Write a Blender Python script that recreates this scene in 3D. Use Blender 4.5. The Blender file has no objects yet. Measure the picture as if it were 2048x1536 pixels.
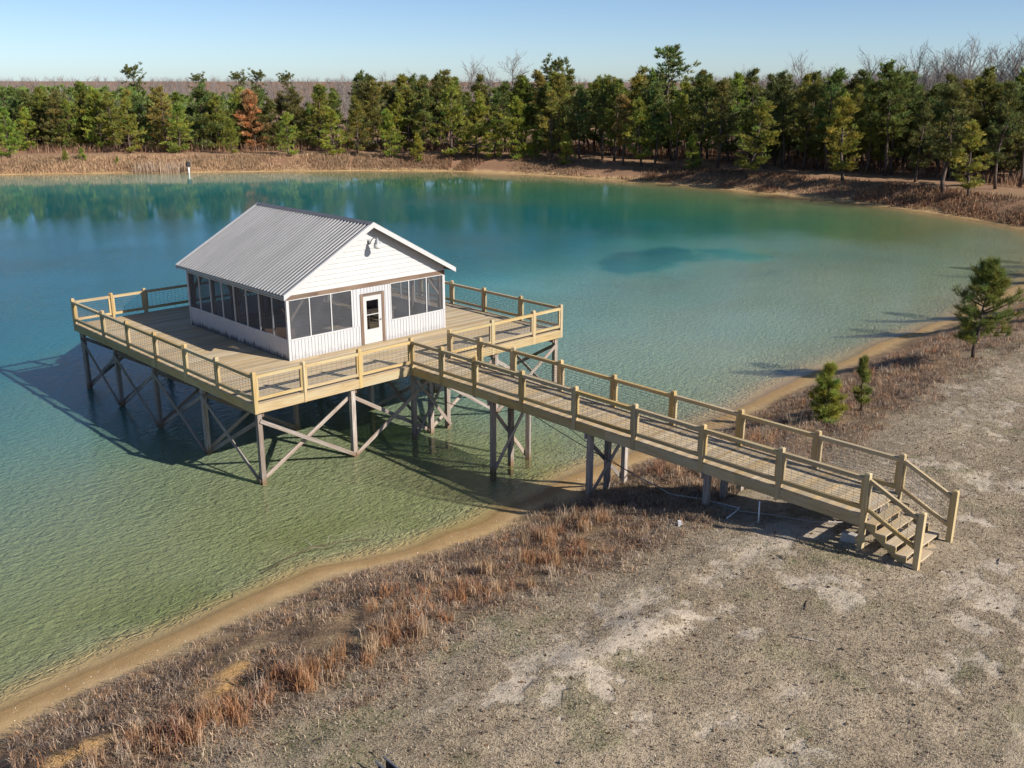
import bpy, math, random
import numpy as np
from mathutils import Vector, Matrix
random.seed(7)
rng = np.random.default_rng(11)
R = math.radians
scene = bpy.context.scene
COL = scene.collection

# ---------------------------------------------------------------- camera
CAM = Vector((-15.444, -28.529, 13.528))
YAW, PITCH, ROLL = 0.7662, 0.3028, 0.0024
fw = Vector((math.sin(YAW)*math.cos(PITCH), math.cos(YAW)*math.cos(PITCH), -math.sin(PITCH)))
r0 = Vector((math.cos(YAW), -math.sin(YAW), 0)); u0 = r0.cross(fw)
rt = r0*math.cos(ROLL)+u0*math.sin(ROLL); up = -r0*math.sin(ROLL)+u0*math.cos(ROLL)
cd = bpy.data.cameras.new('camera'); cam = bpy.data.objects.new('camera', cd); COL.objects.link(cam)
cam.matrix_world = Matrix(((rt.x, up.x, -fw.x, CAM.x), (rt.y, up.y, -fw.y, CAM.y), (rt.z, up.z, -fw.z, CAM.z), (0, 0, 0, 1)))
cd.sensor_fit = 'HORIZONTAL'; cd.angle = R(55.30); cd.clip_start = .5; cd.clip_end = 6000
scene.camera = cam

# ---------------------------------------------------------------- sky and sun
SUN_TO = Vector((.485, -1.53, 1.0)).normalized()
world = bpy.data.worlds.new('World'); scene.world = world; world.use_nodes = True
wn = world.node_tree; bg = wn.nodes['Background']
sky = wn.nodes.new('ShaderNodeTexSky'); sky.sky_type = 'NISHITA'; sky.sun_disc = False
sky.sun_elevation = math.asin(SUN_TO.z); sky.sun_rotation = math.atan2(SUN_TO.x, SUN_TO.y)
sky.altitude = 0; sky.air_density = .6; sky.dust_density = .28; sky.ozone_density = 3.4
wn.links.new(sky.outputs[0], bg.inputs[0]); bg.inputs[1].default_value = .094
sd_ = bpy.data.lights.new('sun', 'SUN'); sd_.energy = 5.0; sd_.angle = R(.53); sd_.color = (1, .93, .83)
sun = bpy.data.objects.new('sun', sd_); COL.objects.link(sun)
sun.rotation_euler = (-SUN_TO).to_track_quat('-Z', 'Y').to_euler(); sun.location = (30, -60, 60)
vs = scene.view_settings
vs.view_transform = 'Standard'; vs.look = 'None'; vs.exposure = 0.42; vs.gamma = 1.0; vs.use_curve_mapping = False
scene.cycles.max_bounces = 5; scene.cycles.transparent_max_bounces = 10
scene.cycles.diffuse_bounces = 2; scene.cycles.glossy_bounces = 2; scene.cycles.transmission_bounces = 2
scene.cycles.caustics_reflective = False; scene.cycles.caustics_refractive = False
scene.cycles.use_adaptive_sampling = True; scene.cycles.adaptive_threshold = .02

# ---------------------------------------------------------------- terrain functions (numpy only)
POND = np.array([(-70,-9),(-40,-7.4),(-25,-7.2),(-10.7,-7.1),(-8.8,-6.9),(-6.9,-6.9),(-4.5,-6.7),(-1.8,-6.5),(0.6,-7.1),(3,-7.4),(5,-7.2),(7.2,-6.9),
  (9.5,-6.7),(12.4,-6.8),(17.8,-6.7),(22.2,-6.3),(27.7,-6.0),(33.5,-5.7),(36.8,-5.6),(42.1,-5.8),(49,-5.4),(57.1,-4.8),(66,-3.4),(75,-1),(80,1.6),
  (83.5,4.6),(87.1,10.6),(89.2,16.6),(91.2,23.4),(91.8,29.7),(92.2,40.2),(92.3,56.5),(89.1,72.2),(83.1,87.6),(72.3,98.5),(54.3,111.5),(42.7,119.9),
  (31.1,127.3),(14,136),(-10,144),(-45,140),(-70,120),(-85,80),(-90,30)],float)

def hash2(ix, iy, s):
    h = (ix*374761393 + iy*668265263 + s*1442695041) & 0xFFFFFFFF
    h = ((h ^ (h >> 13))*1274126177) & 0xFFFFFFFF
    return ((h ^ (h >> 16)) & 0xFFFFFF)/float(0xFFFFFF)

def vnoise(x, y, s=0):
    x = np.asarray(x, float); y = np.asarray(y, float)
    ix = np.floor(x).astype(np.int64); iy = np.floor(y).astype(np.int64)
    fx = x-ix; fy = y-iy
    fx = fx*fx*(3-2*fx); fy = fy*fy*(3-2*fy)
    a = hash2(ix, iy, s); b = hash2(ix+1, iy, s); c = hash2(ix, iy+1, s); d = hash2(ix+1, iy+1, s)
    return (a*(1-fx)+b*fx)*(1-fy)+(c*(1-fx)+d*fx)*fy

def fbm(x, y, s=0, o=4):
    t = 0; a = .5; n = 0
    for k in range(o):
        t = t+a*vnoise(x*2**k+17.3*k, y*2**k-9.1*k, s+k); n += a; a *= .5
    return t/n

def shore_dist(x, y):
    """signed distance to the waterline: positive on land, negative over the pond"""
    x = np.asarray(x, float); y = np.asarray(y, float)
    best = np.full(x.shape, 1e9); inside = np.zeros(x.shape, bool)
    n = len(POND)
    for k in range(n):
        x0, y0 = POND[k]; x1, y1 = POND[(k+1) % n]
        dx, dy = x1-x0, y1-y0
        t = np.clip(((x-x0)*dx+(y-y0)*dy)/(dx*dx+dy*dy), 0, 1)
        best = np.minimum(best, (x-x0-t*dx)**2+(y-y0-t*dy)**2)
        c = ((y0 > y) != (y1 > y))
        inside ^= c & (x < (x1-x0)*(y-y0)/((y1-y0) if y1 != y0 else 1e-9)+x0)
    d = np.sqrt(best)
    d = np.where(inside, -d, d)
    return d+(fbm(x*.35, y*.35, 5, 3)-.5)*.7

MOUNDS = [(-7.3,-11.4,1.0,.6,-.22),(-10.5,-11.5,1.0,.6,.2),(-6.2,-11.9,.8,.5,.18),(-1.0,-16.8,1.0,.6,.10),(0.1,-17.0,.8,.5,.12),(4.0,-15.8,.8,.5,.08),(-2.4,-16.9,.8,.5,.08)]

def land_height(x, y, sd):
    z = np.interp(sd, [0,.8,2.1,4,6.7,9,11.4,20,60,200,600], [0,.10,.46,1.08,1.66,1.93,2.03,2.12,2.3,2.5,3.0])
    k = np.clip(sd/4, 0, 1)
    z = z+k*((fbm(x*.22, y*.22, 11, 3)-.5)*.22+(fbm(x*.9, y*.9, 23, 3)-.5)*.12+(fbm(x*3.1, y*3.1, 31, 3)-.5)*.085)
    for mx, my, rx, ry, h in MOUNDS:
        z = z+h*np.exp(-((x-mx)/rx)**2-((y-my)/ry)**2)
    return z

HOLES = [[(40.3,21.1),(44.0,22.2),(46.9,22.3),(51.3,22.1),(52.1,20.6),(50.8,18.1),(47.7,15.7),(45.1,15.7),(42.4,15.2),(39.1,15.4),(39.2,17.6)],
  [(52.2,19.4),(54.1,18.0),(54.2,15.6),(53.5,13.3),(50.6,13.2),(49.1,15.5),(49.4,17.1)]]
def hole_mask(x, y):
    """1 inside the sunken hollows on the sandy shelf, soft edged"""
    m = np.zeros(np.shape(x)); jx = x+(fbm(x*.5, y*.5, 53, 4)-.5)*3.6; jy = y+(fbm(x*.5+9, y*.5, 55, 4)-.5)*3.0
    for H_ in HOLES:
        ins = np.zeros(np.shape(x), bool); best = np.full(np.shape(x), 1e9); n = len(H_)
        for k in range(n):
            (x0, y0), (x1, y1) = H_[k], H_[(k+1) % n]; dx, dy = x1-x0, y1-y0
            t = np.clip(((jx-x0)*dx+(jy-y0)*dy)/(dx*dx+dy*dy), 0, 1); best = np.minimum(best, np.hypot(jx-x0-t*dx, jy-y0-t*dy))
            c = ((y0 > jy) != (y1 > jy)); ins ^= c & (jx < dx*(jy-y0)/(dy if dy else 1e-9)+x0)
        m = np.maximum(m, np.clip(np.where(ins, best, -best)/1.3+.45, 0, 1))
    return m

def water_depth(x, y, sd):
    w = -sd
    d = np.interp(w, [0,1.5,4,8,14,22,35,60], [0,.26,.70,1.15,1.7,2.4,3.7,5.2])
    right = np.clip((x-8)/14, 0, 1)*np.clip((30-y)/18, 0, 1)
    left = np.clip((4-x)/10, 0, 1)
    d = d*(1-.45*right*np.clip((w-3)/8, 0, 1))*(1+.25*left)
    d = d+1.15*hole_mask(x, y)*(.7+.6*fbm(x*.35, y*.35, 59, 3))
    return d+np.clip(w/5, 0, 1)*(fbm(x*.12, y*.12, 43, 3)-.5)*.5

def ground_z(x, y, sd=None):
    x = np.asarray(x, float); y = np.asarray(y, float)
    if sd is None: sd = shore_dist(x, y)
    return np.where(sd > 0, land_height(x, y, np.maximum(sd, 0)), -water_depth(x, y, np.minimum(sd, 0)))
# ---------------------------------------------------------------- materials
def new_mat(name):
    m = bpy.data.materials.new(name); m.use_nodes = True
    nt = m.node_tree
    for n in list(nt.nodes): nt.nodes.remove(n)
    out = nt.nodes.new('ShaderNodeOutputMaterial')
    return m, nt, out
def N(nt, typ, **kw):
    n = nt.nodes.new(typ)
    for k, v in kw.items():
        if k.startswith('i_'):
            key = k[2:]; key = int(key) if key.isdigit() else key.replace('_', ' ')
            s = n.inputs[key]
            s.default_value = v
        else: setattr(n, k, v)
    return n
def L(nt, a, b): nt.links.new(a, b)
def ramp(nt, fac, stops, interp='LINEAR'):
    r = nt.nodes.new('ShaderNodeValToRGB'); cr = r.color_ramp; cr.interpolation = interp
    while len(cr.elements) < len(stops): cr.elements.new(.5)
    for e, (p, c) in zip(cr.elements, stops):
        e.position = p; e.color = (c[0], c[1], c[2], 1) if not isinstance(c, (int, float)) else (c, c, c, 1)
    L(nt, fac, r.inputs[0]); return r.outputs[0]
def mixc(nt, fac, a, b, mode='MIX'):
    m = nt.nodes.new('ShaderNodeMix'); m.data_type = 'RGBA'; m.blend_type = mode
    if isinstance(fac, (int, float)): m.inputs[0].default_value = fac
    else: L(nt, fac, m.inputs[0])
    for s, v in ((m.inputs[6], a), (m.inputs[7], b)):
        if isinstance(v, tuple): s.default_value = (*v[:3], 1)
        else: L(nt, v, s)
    return m.outputs[2]
def math_(nt, op, a, b=0.0, c=None):
    m = nt.nodes.new('ShaderNodeMath'); m.operation = op
    for i, v in enumerate((a, b) if c is None else (a, b, c)):
        if isinstance(v, (int, float)): m.inputs[i].default_value = v
        else: L(nt, v, m.inputs[i])
    return m.outputs[0]
def noise(nt, vec, scale, detail=3, rough=.55, dist=0.0):
    n = N(nt, 'ShaderNodeTexNoise'); n.inputs['Scale'].default_value = scale; n.inputs['Detail'].default_value = detail
    n.inputs['Roughness'].default_value = rough; n.inputs['Distortion'].default_value = dist
    if vec is not None: L(nt, vec, n.inputs['Vector'])
    return n.outputs['Fac']
def mapping(nt, vec, scale=(1, 1, 1), rot=(0, 0, 0), loc=None):
    m = N(nt, 'ShaderNodeMapping'); m.inputs['Scale'].default_value = scale; m.inputs['Rotation'].default_value = rot
    L(nt, vec, m.inputs['Vector'])
    if loc is not None: L(nt, loc, m.inputs['Location'])
    return m.outputs[0]
def principled(nt, out, col, rough=.7, metal=0.0, spec=.4):
    b = N(nt, 'ShaderNodeBsdfPrincipled')
    if isinstance(col, tuple): b.inputs['Base Color'].default_value = (*col[:3], 1)
    else: L(nt, col, b.inputs['Base Color'])
    if isinstance(rough, (int, float)): b.inputs['Roughness'].default_value = rough
    else: L(nt, rough, b.inputs['Roughness'])
    b.inputs['Metallic'].default_value = metal; b.inputs['Specular IOR Level'].default_value = spec
    L(nt, b.outputs[0], out.inputs[0]); return b
def bump(nt, b, h, strength=.3, dist=.01):
    bp = N(nt, 'ShaderNodeBump'); bp.inputs['Strength'].default_value = strength; bp.inputs['Distance'].default_value = dist
    L(nt, h, bp.inputs['Height']); L(nt, bp.outputs[0], b.inputs['Normal']); return bp

def board_wood(name, base, dark, tint, rough=.72, knots=True, var=.35, tide=False):
    """sawn boards, grain along the board's own x axis, every board a little different"""
    m, nt, out = new_mat(name)
    tc = N(nt, 'ShaderNodeTexCoord'); oi = N(nt, 'ShaderNodeObjectInfo')
    off = N(nt, 'ShaderNodeCombineXYZ'); L(nt, math_(nt, 'MULTIPLY', oi.outputs['Random'], 37.0), off.inputs[0]); L(nt, math_(nt, 'MULTIPLY', oi.outputs['Random'], 11.0), off.inputs[1])
    v = mapping(nt, tc.outputs['Object'], (1, 1, 1), loc=off.outputs[0])
    g = noise(nt, mapping(nt, v, (1.2, 26, 26)), 1.0, 4, .6, .6)
    g2 = noise(nt, mapping(nt, v, (.5, 3, 3)), 1.0, 3)
    c = mixc(nt, ramp(nt, g, [(.3, 0), (.75, 1)]), dark, base)
    c = mixc(nt, math_(nt, 'MULTIPLY', ramp(nt, g2, [(.4, 0), (.72, 1)]), .75), c, tint)
    if knots:
        vo = N(nt, 'ShaderNodeTexVoronoi'); vo.inputs['Scale'].default_value = 2.3; L(nt, mapping(nt, v, (.7, 2.2, 2.2)), vo.inputs['Vector'])
        k = ramp(nt, vo.outputs['Distance'], [(.03, 1), (.09, 0)])
        c = mixc(nt, math_(nt, 'MULTIPLY', k, .6), c, (dark[0]*.5, dark[1]*.45, dark[2]*.4))
    hv = N(nt, 'ShaderNodeHueSaturation'); L(nt, c, hv.inputs['Color'])
    L(nt, math_(nt, 'MULTIPLY_ADD', oi.outputs['Random'], var, 1-var*.55), hv.inputs['Value'])
    r2 = math_(nt, 'FRACT', math_(nt, 'MULTIPLY', oi.outputs['Random'], 17.7), 0)
    L(nt, math_(nt, 'MULTIPLY_ADD', r2, .35, .82), hv.inputs['Saturation'])
    cf = hv.outputs[0]
    if tide:                                   # brown algae line where the piles meet the water
        gp = N(nt, 'ShaderNodeNewGeometry'); sz = N(nt, 'ShaderNodeSeparateXYZ'); L(nt, gp.outputs['Position'], sz.inputs[0])
        zt = math_(nt, 'ADD', sz.outputs[2], math_(nt, 'MULTIPLY', g2, .35))
        cf = mixc(nt, ramp(nt, zt, [(.22, .85), (.5, 0)]), cf, (.17, .10, .045))
    b = principled(nt, out, cf, rough, 0, .3)
    bump(nt, b, g, .5, .006)
    return m
M = {}
M['rail'] = board_wood('pressure_treated_rail', (.56, .42, .215), (.34, .23, .11), (.44, .39, .25), var=.3)
M['deck'] = board_wood('deck_board_wood', (.56, .43, .265), (.38, .28, .16), (.50, .43, .31), var=.42)
M['grey_wood'] = board_wood('weathered_grey_wood', (.52, .48, .44), (.19, .135, .105), (.26, .18, .13), rough=.85, var=.5, tide=True)
M['brown_wood'] = board_wood('brown_stained_wood', (.20, .135, .095), (.10, .06, .04), (.26, .19, .14), rough=.8)
M['ply'] = board_wood('plywood', (.45, .27, .17), (.36, .2, .12), (.4, .3, .2), knots=False)

def plain(name, col, rough=.5, metal=0.0, spec=.4, nz=0.08, scale=3.0):
    m, nt, out = new_mat(name)
    tc = N(nt, 'ShaderNodeTexCoord')
    n = noise(nt, tc.outputs['Object'], scale, 4)
    c = mixc(nt, ramp(nt, n, [(.3, 0), (.75, 1)]), tuple(x*(1-nz) for x in col), tuple(min(1, x*(1+nz)) for x in col))
    principled(nt, out, c, rough, metal, spec)
    return m
M['white'] = plain('white_vinyl', (.50, .50, .50), .45, nz=.03)
M['white_trim'] = plain('white_painted_trim', (.53, .53, .53), .5, nz=.05)
M['dark_metal'] = plain('dark_metal', (.06, .06, .065), .45, .6)
M['grey_metal'] = plain('grey_metal', (.33, .33, .34), .4, .7)
M['lamp_grey'] = plain('lamp_grey', (.30, .31, .32), .5, .3)
M['black'] = plain('black_rubber', (.02, .02, .022), .6)
M['pvc'] = plain('white_pvc', (.72, .73, .74), .35, nz=.04)
M['concrete'] = plain('concrete', (.42, .39, .36), .9, nz=.2, scale=14)
M['wire'] = plain('galvanised_wire', (.30, .31, .31), .45, .7)
M['shell'] = plain('shell', (.70, .66, .60), .7)

# white ribbed wall metal with splash dirt along the foot
m, nt, out = new_mat('white_ribbed_metal')
geo = N(nt, 'ShaderNodeNewGeometry'); tc = N(nt, 'ShaderNodeTexCoord')
sx = N(nt, 'ShaderNodeSeparateXYZ'); L(nt, geo.outputs['Position'], sx.inputs[0])
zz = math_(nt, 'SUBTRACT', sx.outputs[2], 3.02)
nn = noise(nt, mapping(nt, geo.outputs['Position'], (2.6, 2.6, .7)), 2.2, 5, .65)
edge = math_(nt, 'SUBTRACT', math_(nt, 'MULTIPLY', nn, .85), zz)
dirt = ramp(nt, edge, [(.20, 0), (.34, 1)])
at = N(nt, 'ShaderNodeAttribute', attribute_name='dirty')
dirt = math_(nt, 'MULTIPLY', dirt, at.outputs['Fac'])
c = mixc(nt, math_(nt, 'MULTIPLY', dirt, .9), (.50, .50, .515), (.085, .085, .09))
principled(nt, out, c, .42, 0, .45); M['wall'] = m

# galvanised roofing
m, nt, out = new_mat('galvanised_roof_metal')
tc = N(nt, 'ShaderNodeTexCoord'); oi = N(nt, 'ShaderNodeObjectInfo'); geo = N(nt, 'ShaderNodeNewGeometry')
n1 = noise(nt, mapping(nt, geo.outputs['Position'], (.6, 3, .6)), 1.1, 5, .6)
n2 = noise(nt, geo.outputs['Position'], 9, 4, .7)
c = mixc(nt, ramp(nt, n1, [(.3, 0), (.7, 1)]), (.155, .16, .17), (.205, .205, .215))
c = mixc(nt, math_(nt, 'MULTIPLY', ramp(nt, n2, [(.5, 0), (.8, 1)]), .35), c, (.125, .12, .118))
hv = N(nt, 'ShaderNodeHueSaturation'); L(nt, c, hv.inputs['Color']); L(nt, math_(nt, 'MULTIPLY_ADD', oi.outputs['Random'], .14, .93), hv.inputs['Value'])
b = principled(nt, out, hv.outputs[0], ramp(nt, n2, [(.2, .42), (.9, .58)]), .3, .4); M['roof'] = m

# insect screen: fine dark mesh that lets half the light through
m, nt, out = new_mat('insect_screen')
tr = N(nt, 'ShaderNodeBsdfTransparent'); tr.inputs[0].default_value = (.92, .93, .94, 1)
df = N(nt, 'ShaderNodeBsdfPrincipled'); df.inputs['Roughness'].default_value = .8
tc = N(nt, 'ShaderNodeTexCoord'); n = noise(nt, tc.outputs['Object'], 1.3, 3)
L(nt, mixc(nt, n, (.065, .07, .08), (.12, .125, .14)), df.inputs['Base Color'])
oi = N(nt, 'ShaderNodeObjectInfo')
mx = N(nt, 'ShaderNodeMixShader'); L(nt, math_(nt, 'MULTIPLY_ADD', math_(nt, 'ADD', oi.outputs['Random'], n), .14, .37), mx.inputs[0])
L(nt, tr.outputs[0], mx.inputs[1]); L(nt, df.outputs[0], mx.inputs[2]); L(nt, mx.outputs[0], out.inputs[0]); M['screen'] = m

# window glass in the door
m, nt, out = new_mat('door_glass')
tr = N(nt, 'ShaderNodeBsdfTransparent'); tr.inputs[0].default_value = (.45, .46, .47, 1)
gl = N(nt, 'ShaderNodeBsdfGlossy'); gl.inputs['Roughness'].default_value = .02
fr = N(nt, 'ShaderNodeFresnel'); fr.inputs[0].default_value = 1.52
n = noise(nt, N(nt, 'ShaderNodeTexCoord').outputs['Object'], .8, 2)
bp = N(nt, 'ShaderNodeBump'); bp.inputs['Strength'].default_value = .05; L(nt, n, bp.inputs['Height']); L(nt, bp.outputs[0], gl.inputs['Normal'])
mx = N(nt, 'ShaderNodeMixShader'); L(nt, fr.outputs[0], mx.inputs[0]); L(nt, tr.outputs[0], mx.inputs[1]); L(nt, gl.outputs[0], mx.inputs[2]); L(nt, mx.outputs[0], out.inputs[0]); M['glass'] = m
# lamp globe: frosted prismatic glass
m, nt, out = new_mat('lamp_globe')
n = noise(nt, N(nt, 'ShaderNodeTexCoord').outputs['Object'], 30, 2)
b = principled(nt, out, mixc(nt, n, (.55, .55, .53), (.75, .75, .73)), .25, 0, .6); M['globe'] = m

# ground: macro colour comes with the sheet, speckle and grain from here
m, nt, out = new_mat('dry_ground')
ca = N(nt, 'ShaderNodeAttribute', attribute_name='soil'); ba = N(nt, 'ShaderNodeAttribute', attribute_name='bare'); sp = N(nt, 'ShaderNodeAttribute', attribute_name='speckle')
geo = N(nt, 'ShaderNodeNewGeometry'); P = geo.outputs['Position']
f1 = noise(nt, P, 20, 3, .7); f2 = noise(nt, P, 55, 2, .6); f3 = noise(nt, P, 5, 4, .6)
f0 = noise(nt, P, 8.5, 3, .6)
fl = math_(nt, 'ADD', math_(nt, 'ADD', math_(nt, 'MULTIPLY', f1, .42), math_(nt, 'MULTIPLY', f2, .28)), math_(nt, 'MULTIPLY', f0, .30))
dk = ramp(nt, fl, [(.40, 1), (.50, 0)]); lt = ramp(nt, fl, [(.52, 0), (.62, 1)])
fb = noise(nt, P, 3.2, 6, .68)
bm = ramp(nt, math_(nt, 'ADD', ba.outputs['Fac'], math_(nt, 'MULTIPLY', math_(nt, 'SUBTRACT', fb, .5), 1.5)), [(.36, 0), (.74, 1)])
spk = math_(nt, 'MULTIPLY', sp.outputs['Fac'], math_(nt, 'SUBTRACT', 1.0, math_(nt, 'MULTIPLY', bm, .72)))
c0 = mixc(nt, math_(nt, 'MULTIPLY', bm, .8), ca.outputs['Color'], mixc(nt, f1, (.50, .42, .33), (.64, .55, .44)))
c = mixc(nt, math_(nt, 'MULTIPLY', math_(nt, 'MULTIPLY', dk, spk), .70), c0, (.075, .062, .043))
c = mixc(nt, math_(nt, 'MULTIPLY', math_(nt, 'MULTIPLY', lt, spk), .55), c, (.56, .46, .35))
c = mixc(nt, math_(nt, 'MULTIPLY', ramp(nt, f3, [(.35, 0), (.7, 1)]), .35), c, mixc(nt, 1.0, c, (.62, .58, .52), 'MULTIPLY'))
b = principled(nt, out, c, .95, 0, .15)
bh = math_(nt, 'ADD', math_(nt, 'MULTIPLY', fl, spk), math_(nt, 'MULTIPLY', f1, .25))
bd = N(nt, 'ShaderNodeAttribute', attribute_name='bed')          # ridged bump added to the pond bed, shaped to imitate a caustic light net
wob = noise(nt, mapping(nt, P, (1.6, 2.3, 1)), 1.0, 2, .5, .8)
rd = math_(nt, 'ABSOLUTE', math_(nt, 'SUBTRACT', noise(nt, mapping(nt, P, (2.2, 3.2, 1)), 1.0, 2, .5, 1.2), .5))
bh = math_(nt, 'ADD', bh, math_(nt, 'MULTIPLY', math_(nt, 'ADD', math_(nt, 'MULTIPLY', rd, -5.0), wob), math_(nt, 'MULTIPLY', bd.outputs['Fac'], 1.6)))
bump(nt, b, bh, 1.0, .07); M['ground'] = m

# water: sky-mirroring surface over a murky green body whose opacity follows the depth below
m, nt, out = new_mat('pond_water')
geo = N(nt, 'ShaderNodeNewGeometry'); P = geo.outputs['Position']
dp = N(nt, 'ShaderNodeAttribute', attribute_name='depth')
w1 = noise(nt, mapping(nt, P, (2.9, 5.6, 1), (0, 0, R(24))), 1.0, 3, .55, .5)
w2 = noise(nt, mapping(nt, P, (8.0, 13.0, 1), (0, 0, R(-18))), 1.0, 3, .6, .7)
w3 = noise(nt, P, .09, 3, .55)
rip = N(nt, 'ShaderNodeAttribute', attribute_name='ripple')
calm = math_(nt, 'MULTIPLY', ramp(nt, w3, [(.35, .6), (.65, 1.0)]), rip.outputs['Fac'])
hh = math_(nt, 'MULTIPLY', math_(nt, 'ADD', w1, math_(nt, 'MULTIPLY', w2, .42)), calm)
bp = N(nt, 'ShaderNodeBump'); bp.inputs['Strength'].default_value = 1.0; bp.inputs['Distance'].default_value = .022; L(nt, hh, bp.inputs['Height'])
bpd = N(nt, 'ShaderNodeBump'); bpd.inputs['Strength'].default_value = 1.0; bpd.inputs['Distance'].default_value = .24; L(nt, hh, bpd.inputs['Height'])
dn = math_(nt, 'ADD', dp.outputs['Fac'], math_(nt, 'MULTIPLY', math_(nt, 'SUBTRACT', w3, .5), .6))
t = math_(nt, 'DIVIDE', dn, 5.0)
bat = N(nt, 'ShaderNodeAttribute', attribute_name='murk')
body = mixc(nt, math_(nt, 'MULTIPLY', ramp(nt, w3, [(.3, 0), (.7, 1)]), .25), bat.outputs['Color'], mixc(nt, 1.0, bat.outputs['Color'], (.72, .80, .82), 'MULTIPLY'))
df = N(nt, 'ShaderNodeBsdfDiffuse'); L(nt, body, df.inputs['Color']); L(nt, bpd.outputs[0], df.inputs['Normal'])
tr = N(nt, 'ShaderNodeBsdfTransparent'); L(nt, ramp(nt, t, [(0, (.96, .96, .93)), (.12, (.80, .90, .74)), (.3, (.62, .84, .68)), (1, (.3, .6, .6))]), tr.inputs[0])
op = math_(nt, 'SUBTRACT', 1.0, math_(nt, 'EXPONENT', math_(nt, 'MULTIPLY', dp.outputs['Fac'], -1.0)))
mb = N(nt, 'ShaderNodeMixShader'); L(nt, op, mb.inputs[0]); L(nt, tr.outputs[0], mb.inputs[1]); L(nt, df.outputs[0], mb.inputs[2])
gl = N(nt, 'ShaderNodeBsdfGlossy'); gl.inputs['Roughness'].default_value = .03; L(nt, bp.outputs[0], gl.inputs['Normal'])
vd = N(nt, 'ShaderNodeVectorMath', operation='DOT_PRODUCT'); L(nt, bp.outputs[0], vd.inputs[0]); L(nt, geo.outputs['Incoming'], vd.inputs[1])
frs = math_(nt, 'MULTIPLY_ADD', math_(nt, 'POWER', math_(nt, 'SUBTRACT', 1.0, math_(nt, 'ABSOLUTE', vd.outputs['Value'])), 5.0), .98, .02)     # same from above and below
mx = N(nt, 'ShaderNodeMixShader'); L(nt, frs, mx.inputs[0]); L(nt, mb.outputs[0], mx.inputs[1]); L(nt, gl.outputs[0], mx.inputs[2]); L(nt, mx.outputs[0], out.inputs[0])
M['water'] = m

# needles and dry stems
def leafy(name, use_obj_color=True, attr=None, transl=.3, gain=1.0, rough=.6):
    m, nt, out = new_mat(name)
    if use_obj_color:
        oi = N(nt, 'ShaderNodeObjectInfo'); src = oi.outputs['Color']
        va = N(nt, 'ShaderNodeAttribute', attribute_name='tone')
        src = mixc(nt, 1.0, src, va.outputs['Color'], 'MULTIPLY')
    else:
        src = N(nt, 'ShaderNodeAttribute', attribute_name=attr).outputs['Color']
    df = N(nt, 'ShaderNodeBsdfPrincipled'); df.inputs['Roughness'].default_value = rough; df.inputs['Specular IOR Level'].default_value = .25
    L(nt, src, df.inputs['Base Color'])
    tl = N(nt, 'ShaderNodeBsdfTranslucent'); L(nt, src, tl.inputs['Color'])
    mx = N(nt, 'ShaderNodeMixShader'); mx.inputs[0].default_value = transl
    L(nt, df.outputs[0], mx.inputs[1]); L(nt, tl.outputs[0], mx.inputs[2]); L(nt, mx.outputs[0], out.inputs[0])
    return m
M['needles'] = leafy('pine_needles')
M['straw'] = leafy('dry_grass', False, 'tone')
def bark(name, a, b_):
    m, nt, out = new_mat(name); tc = N(nt, 'ShaderNodeTexCoord')
    n = noise(nt, mapping(nt, tc.outputs['Object'], (4, 4, 1.2)), 2, 5, .7)
    b = principled(nt, out, mixc(nt, ramp(nt, n, [(.35, 0), (.7, 1)]), a, b_), .95, 0, .1); bump(nt, b, n, .8, .05); return m
M['twig_dark'] = None
M['bark'] = bark('pine_bark', (.06, .042, .034), (.19, .145, .12))
M['pale_bark'] = bark('pale_bark', (.22, .19, .175), (.42, .38, .35))
M['twigs'] = bark('bare_twigs', (.175, .152, .138), (.305, .27, .25))

# ---------------------------------------------------------------- object helpers
WORLD = {}
def link(o, parent, Mw):
    COL.objects.link(o)
    Mw = Mw.copy() if Mw is not None else Matrix.Identity(4)
    if parent is not None:
        o.parent = parent
        o.matrix_basis = WORLD[parent.name].inverted() @ Mw
    else: o.matrix_basis = Mw
    WORLD[o.name] = Mw
    return o
def tag(o, label=None, cat=None, group=None, kind=None):
    if label: o['label'] = label
    if cat: o['category'] = cat
    if group: o['group'] = group
    if kind: o['kind'] = kind
    return o
def thing(name, loc, label, cat, group=None):
    return tag(link(bpy.data.objects.new(name, None), None, Matrix.Translation(Vector(loc))), label, cat, group)
def obj(name, me, mat=None, parent=None, Mw=None):
    if mat is not None and not me.materials: me.materials.append(mat)
    return link(bpy.data.objects.new(name, me), parent, Mw)
def mesh(name, V, F, smooth=False):
    me = bpy.data.meshes.new(name); me.from_pydata([tuple(v) for v in V], [], [tuple(f) for f in F]); me.update()
    if smooth: me.polygons.foreach_set('use_smooth', [True]*len(me.polygons))
    return me
def fast_mesh(name, V, F, smooth=False):
    """numpy arrays: V (n,3), F (m,3) or (m,4)"""
    me = bpy.data.meshes.new(name); V = np.asarray(V, np.float32); F = np.asarray(F, np.int32); k = F.shape[1]
    me.vertices.add(len(V)); me.vertices.foreach_set('co', V.ravel())
    me.loops.add(F.size); me.loops.foreach_set('vertex_index', F.ravel())
    me.polygons.add(len(F)); me.polygons.foreach_set('loop_start', np.arange(0, F.size, k, dtype=np.int32))
    me.polygons.foreach_set('use_smooth', np.full(len(F), smooth))
    me.update(calc_edges=True); me.validate()
    return me
def fattr(me, name, vals):
    a = me.attributes.new(name, 'FLOAT', 'POINT'); a.data.foreach_set('value', np.asarray(vals, np.float32))
def cattr(me, name, rgb):
    a = me.attributes.new(name, 'FLOAT_COLOR', 'POINT'); c = np.ones((len(rgb), 4), np.float32); c[:, :3] = rgb; a.data.foreach_set('color', c.ravel())
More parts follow.
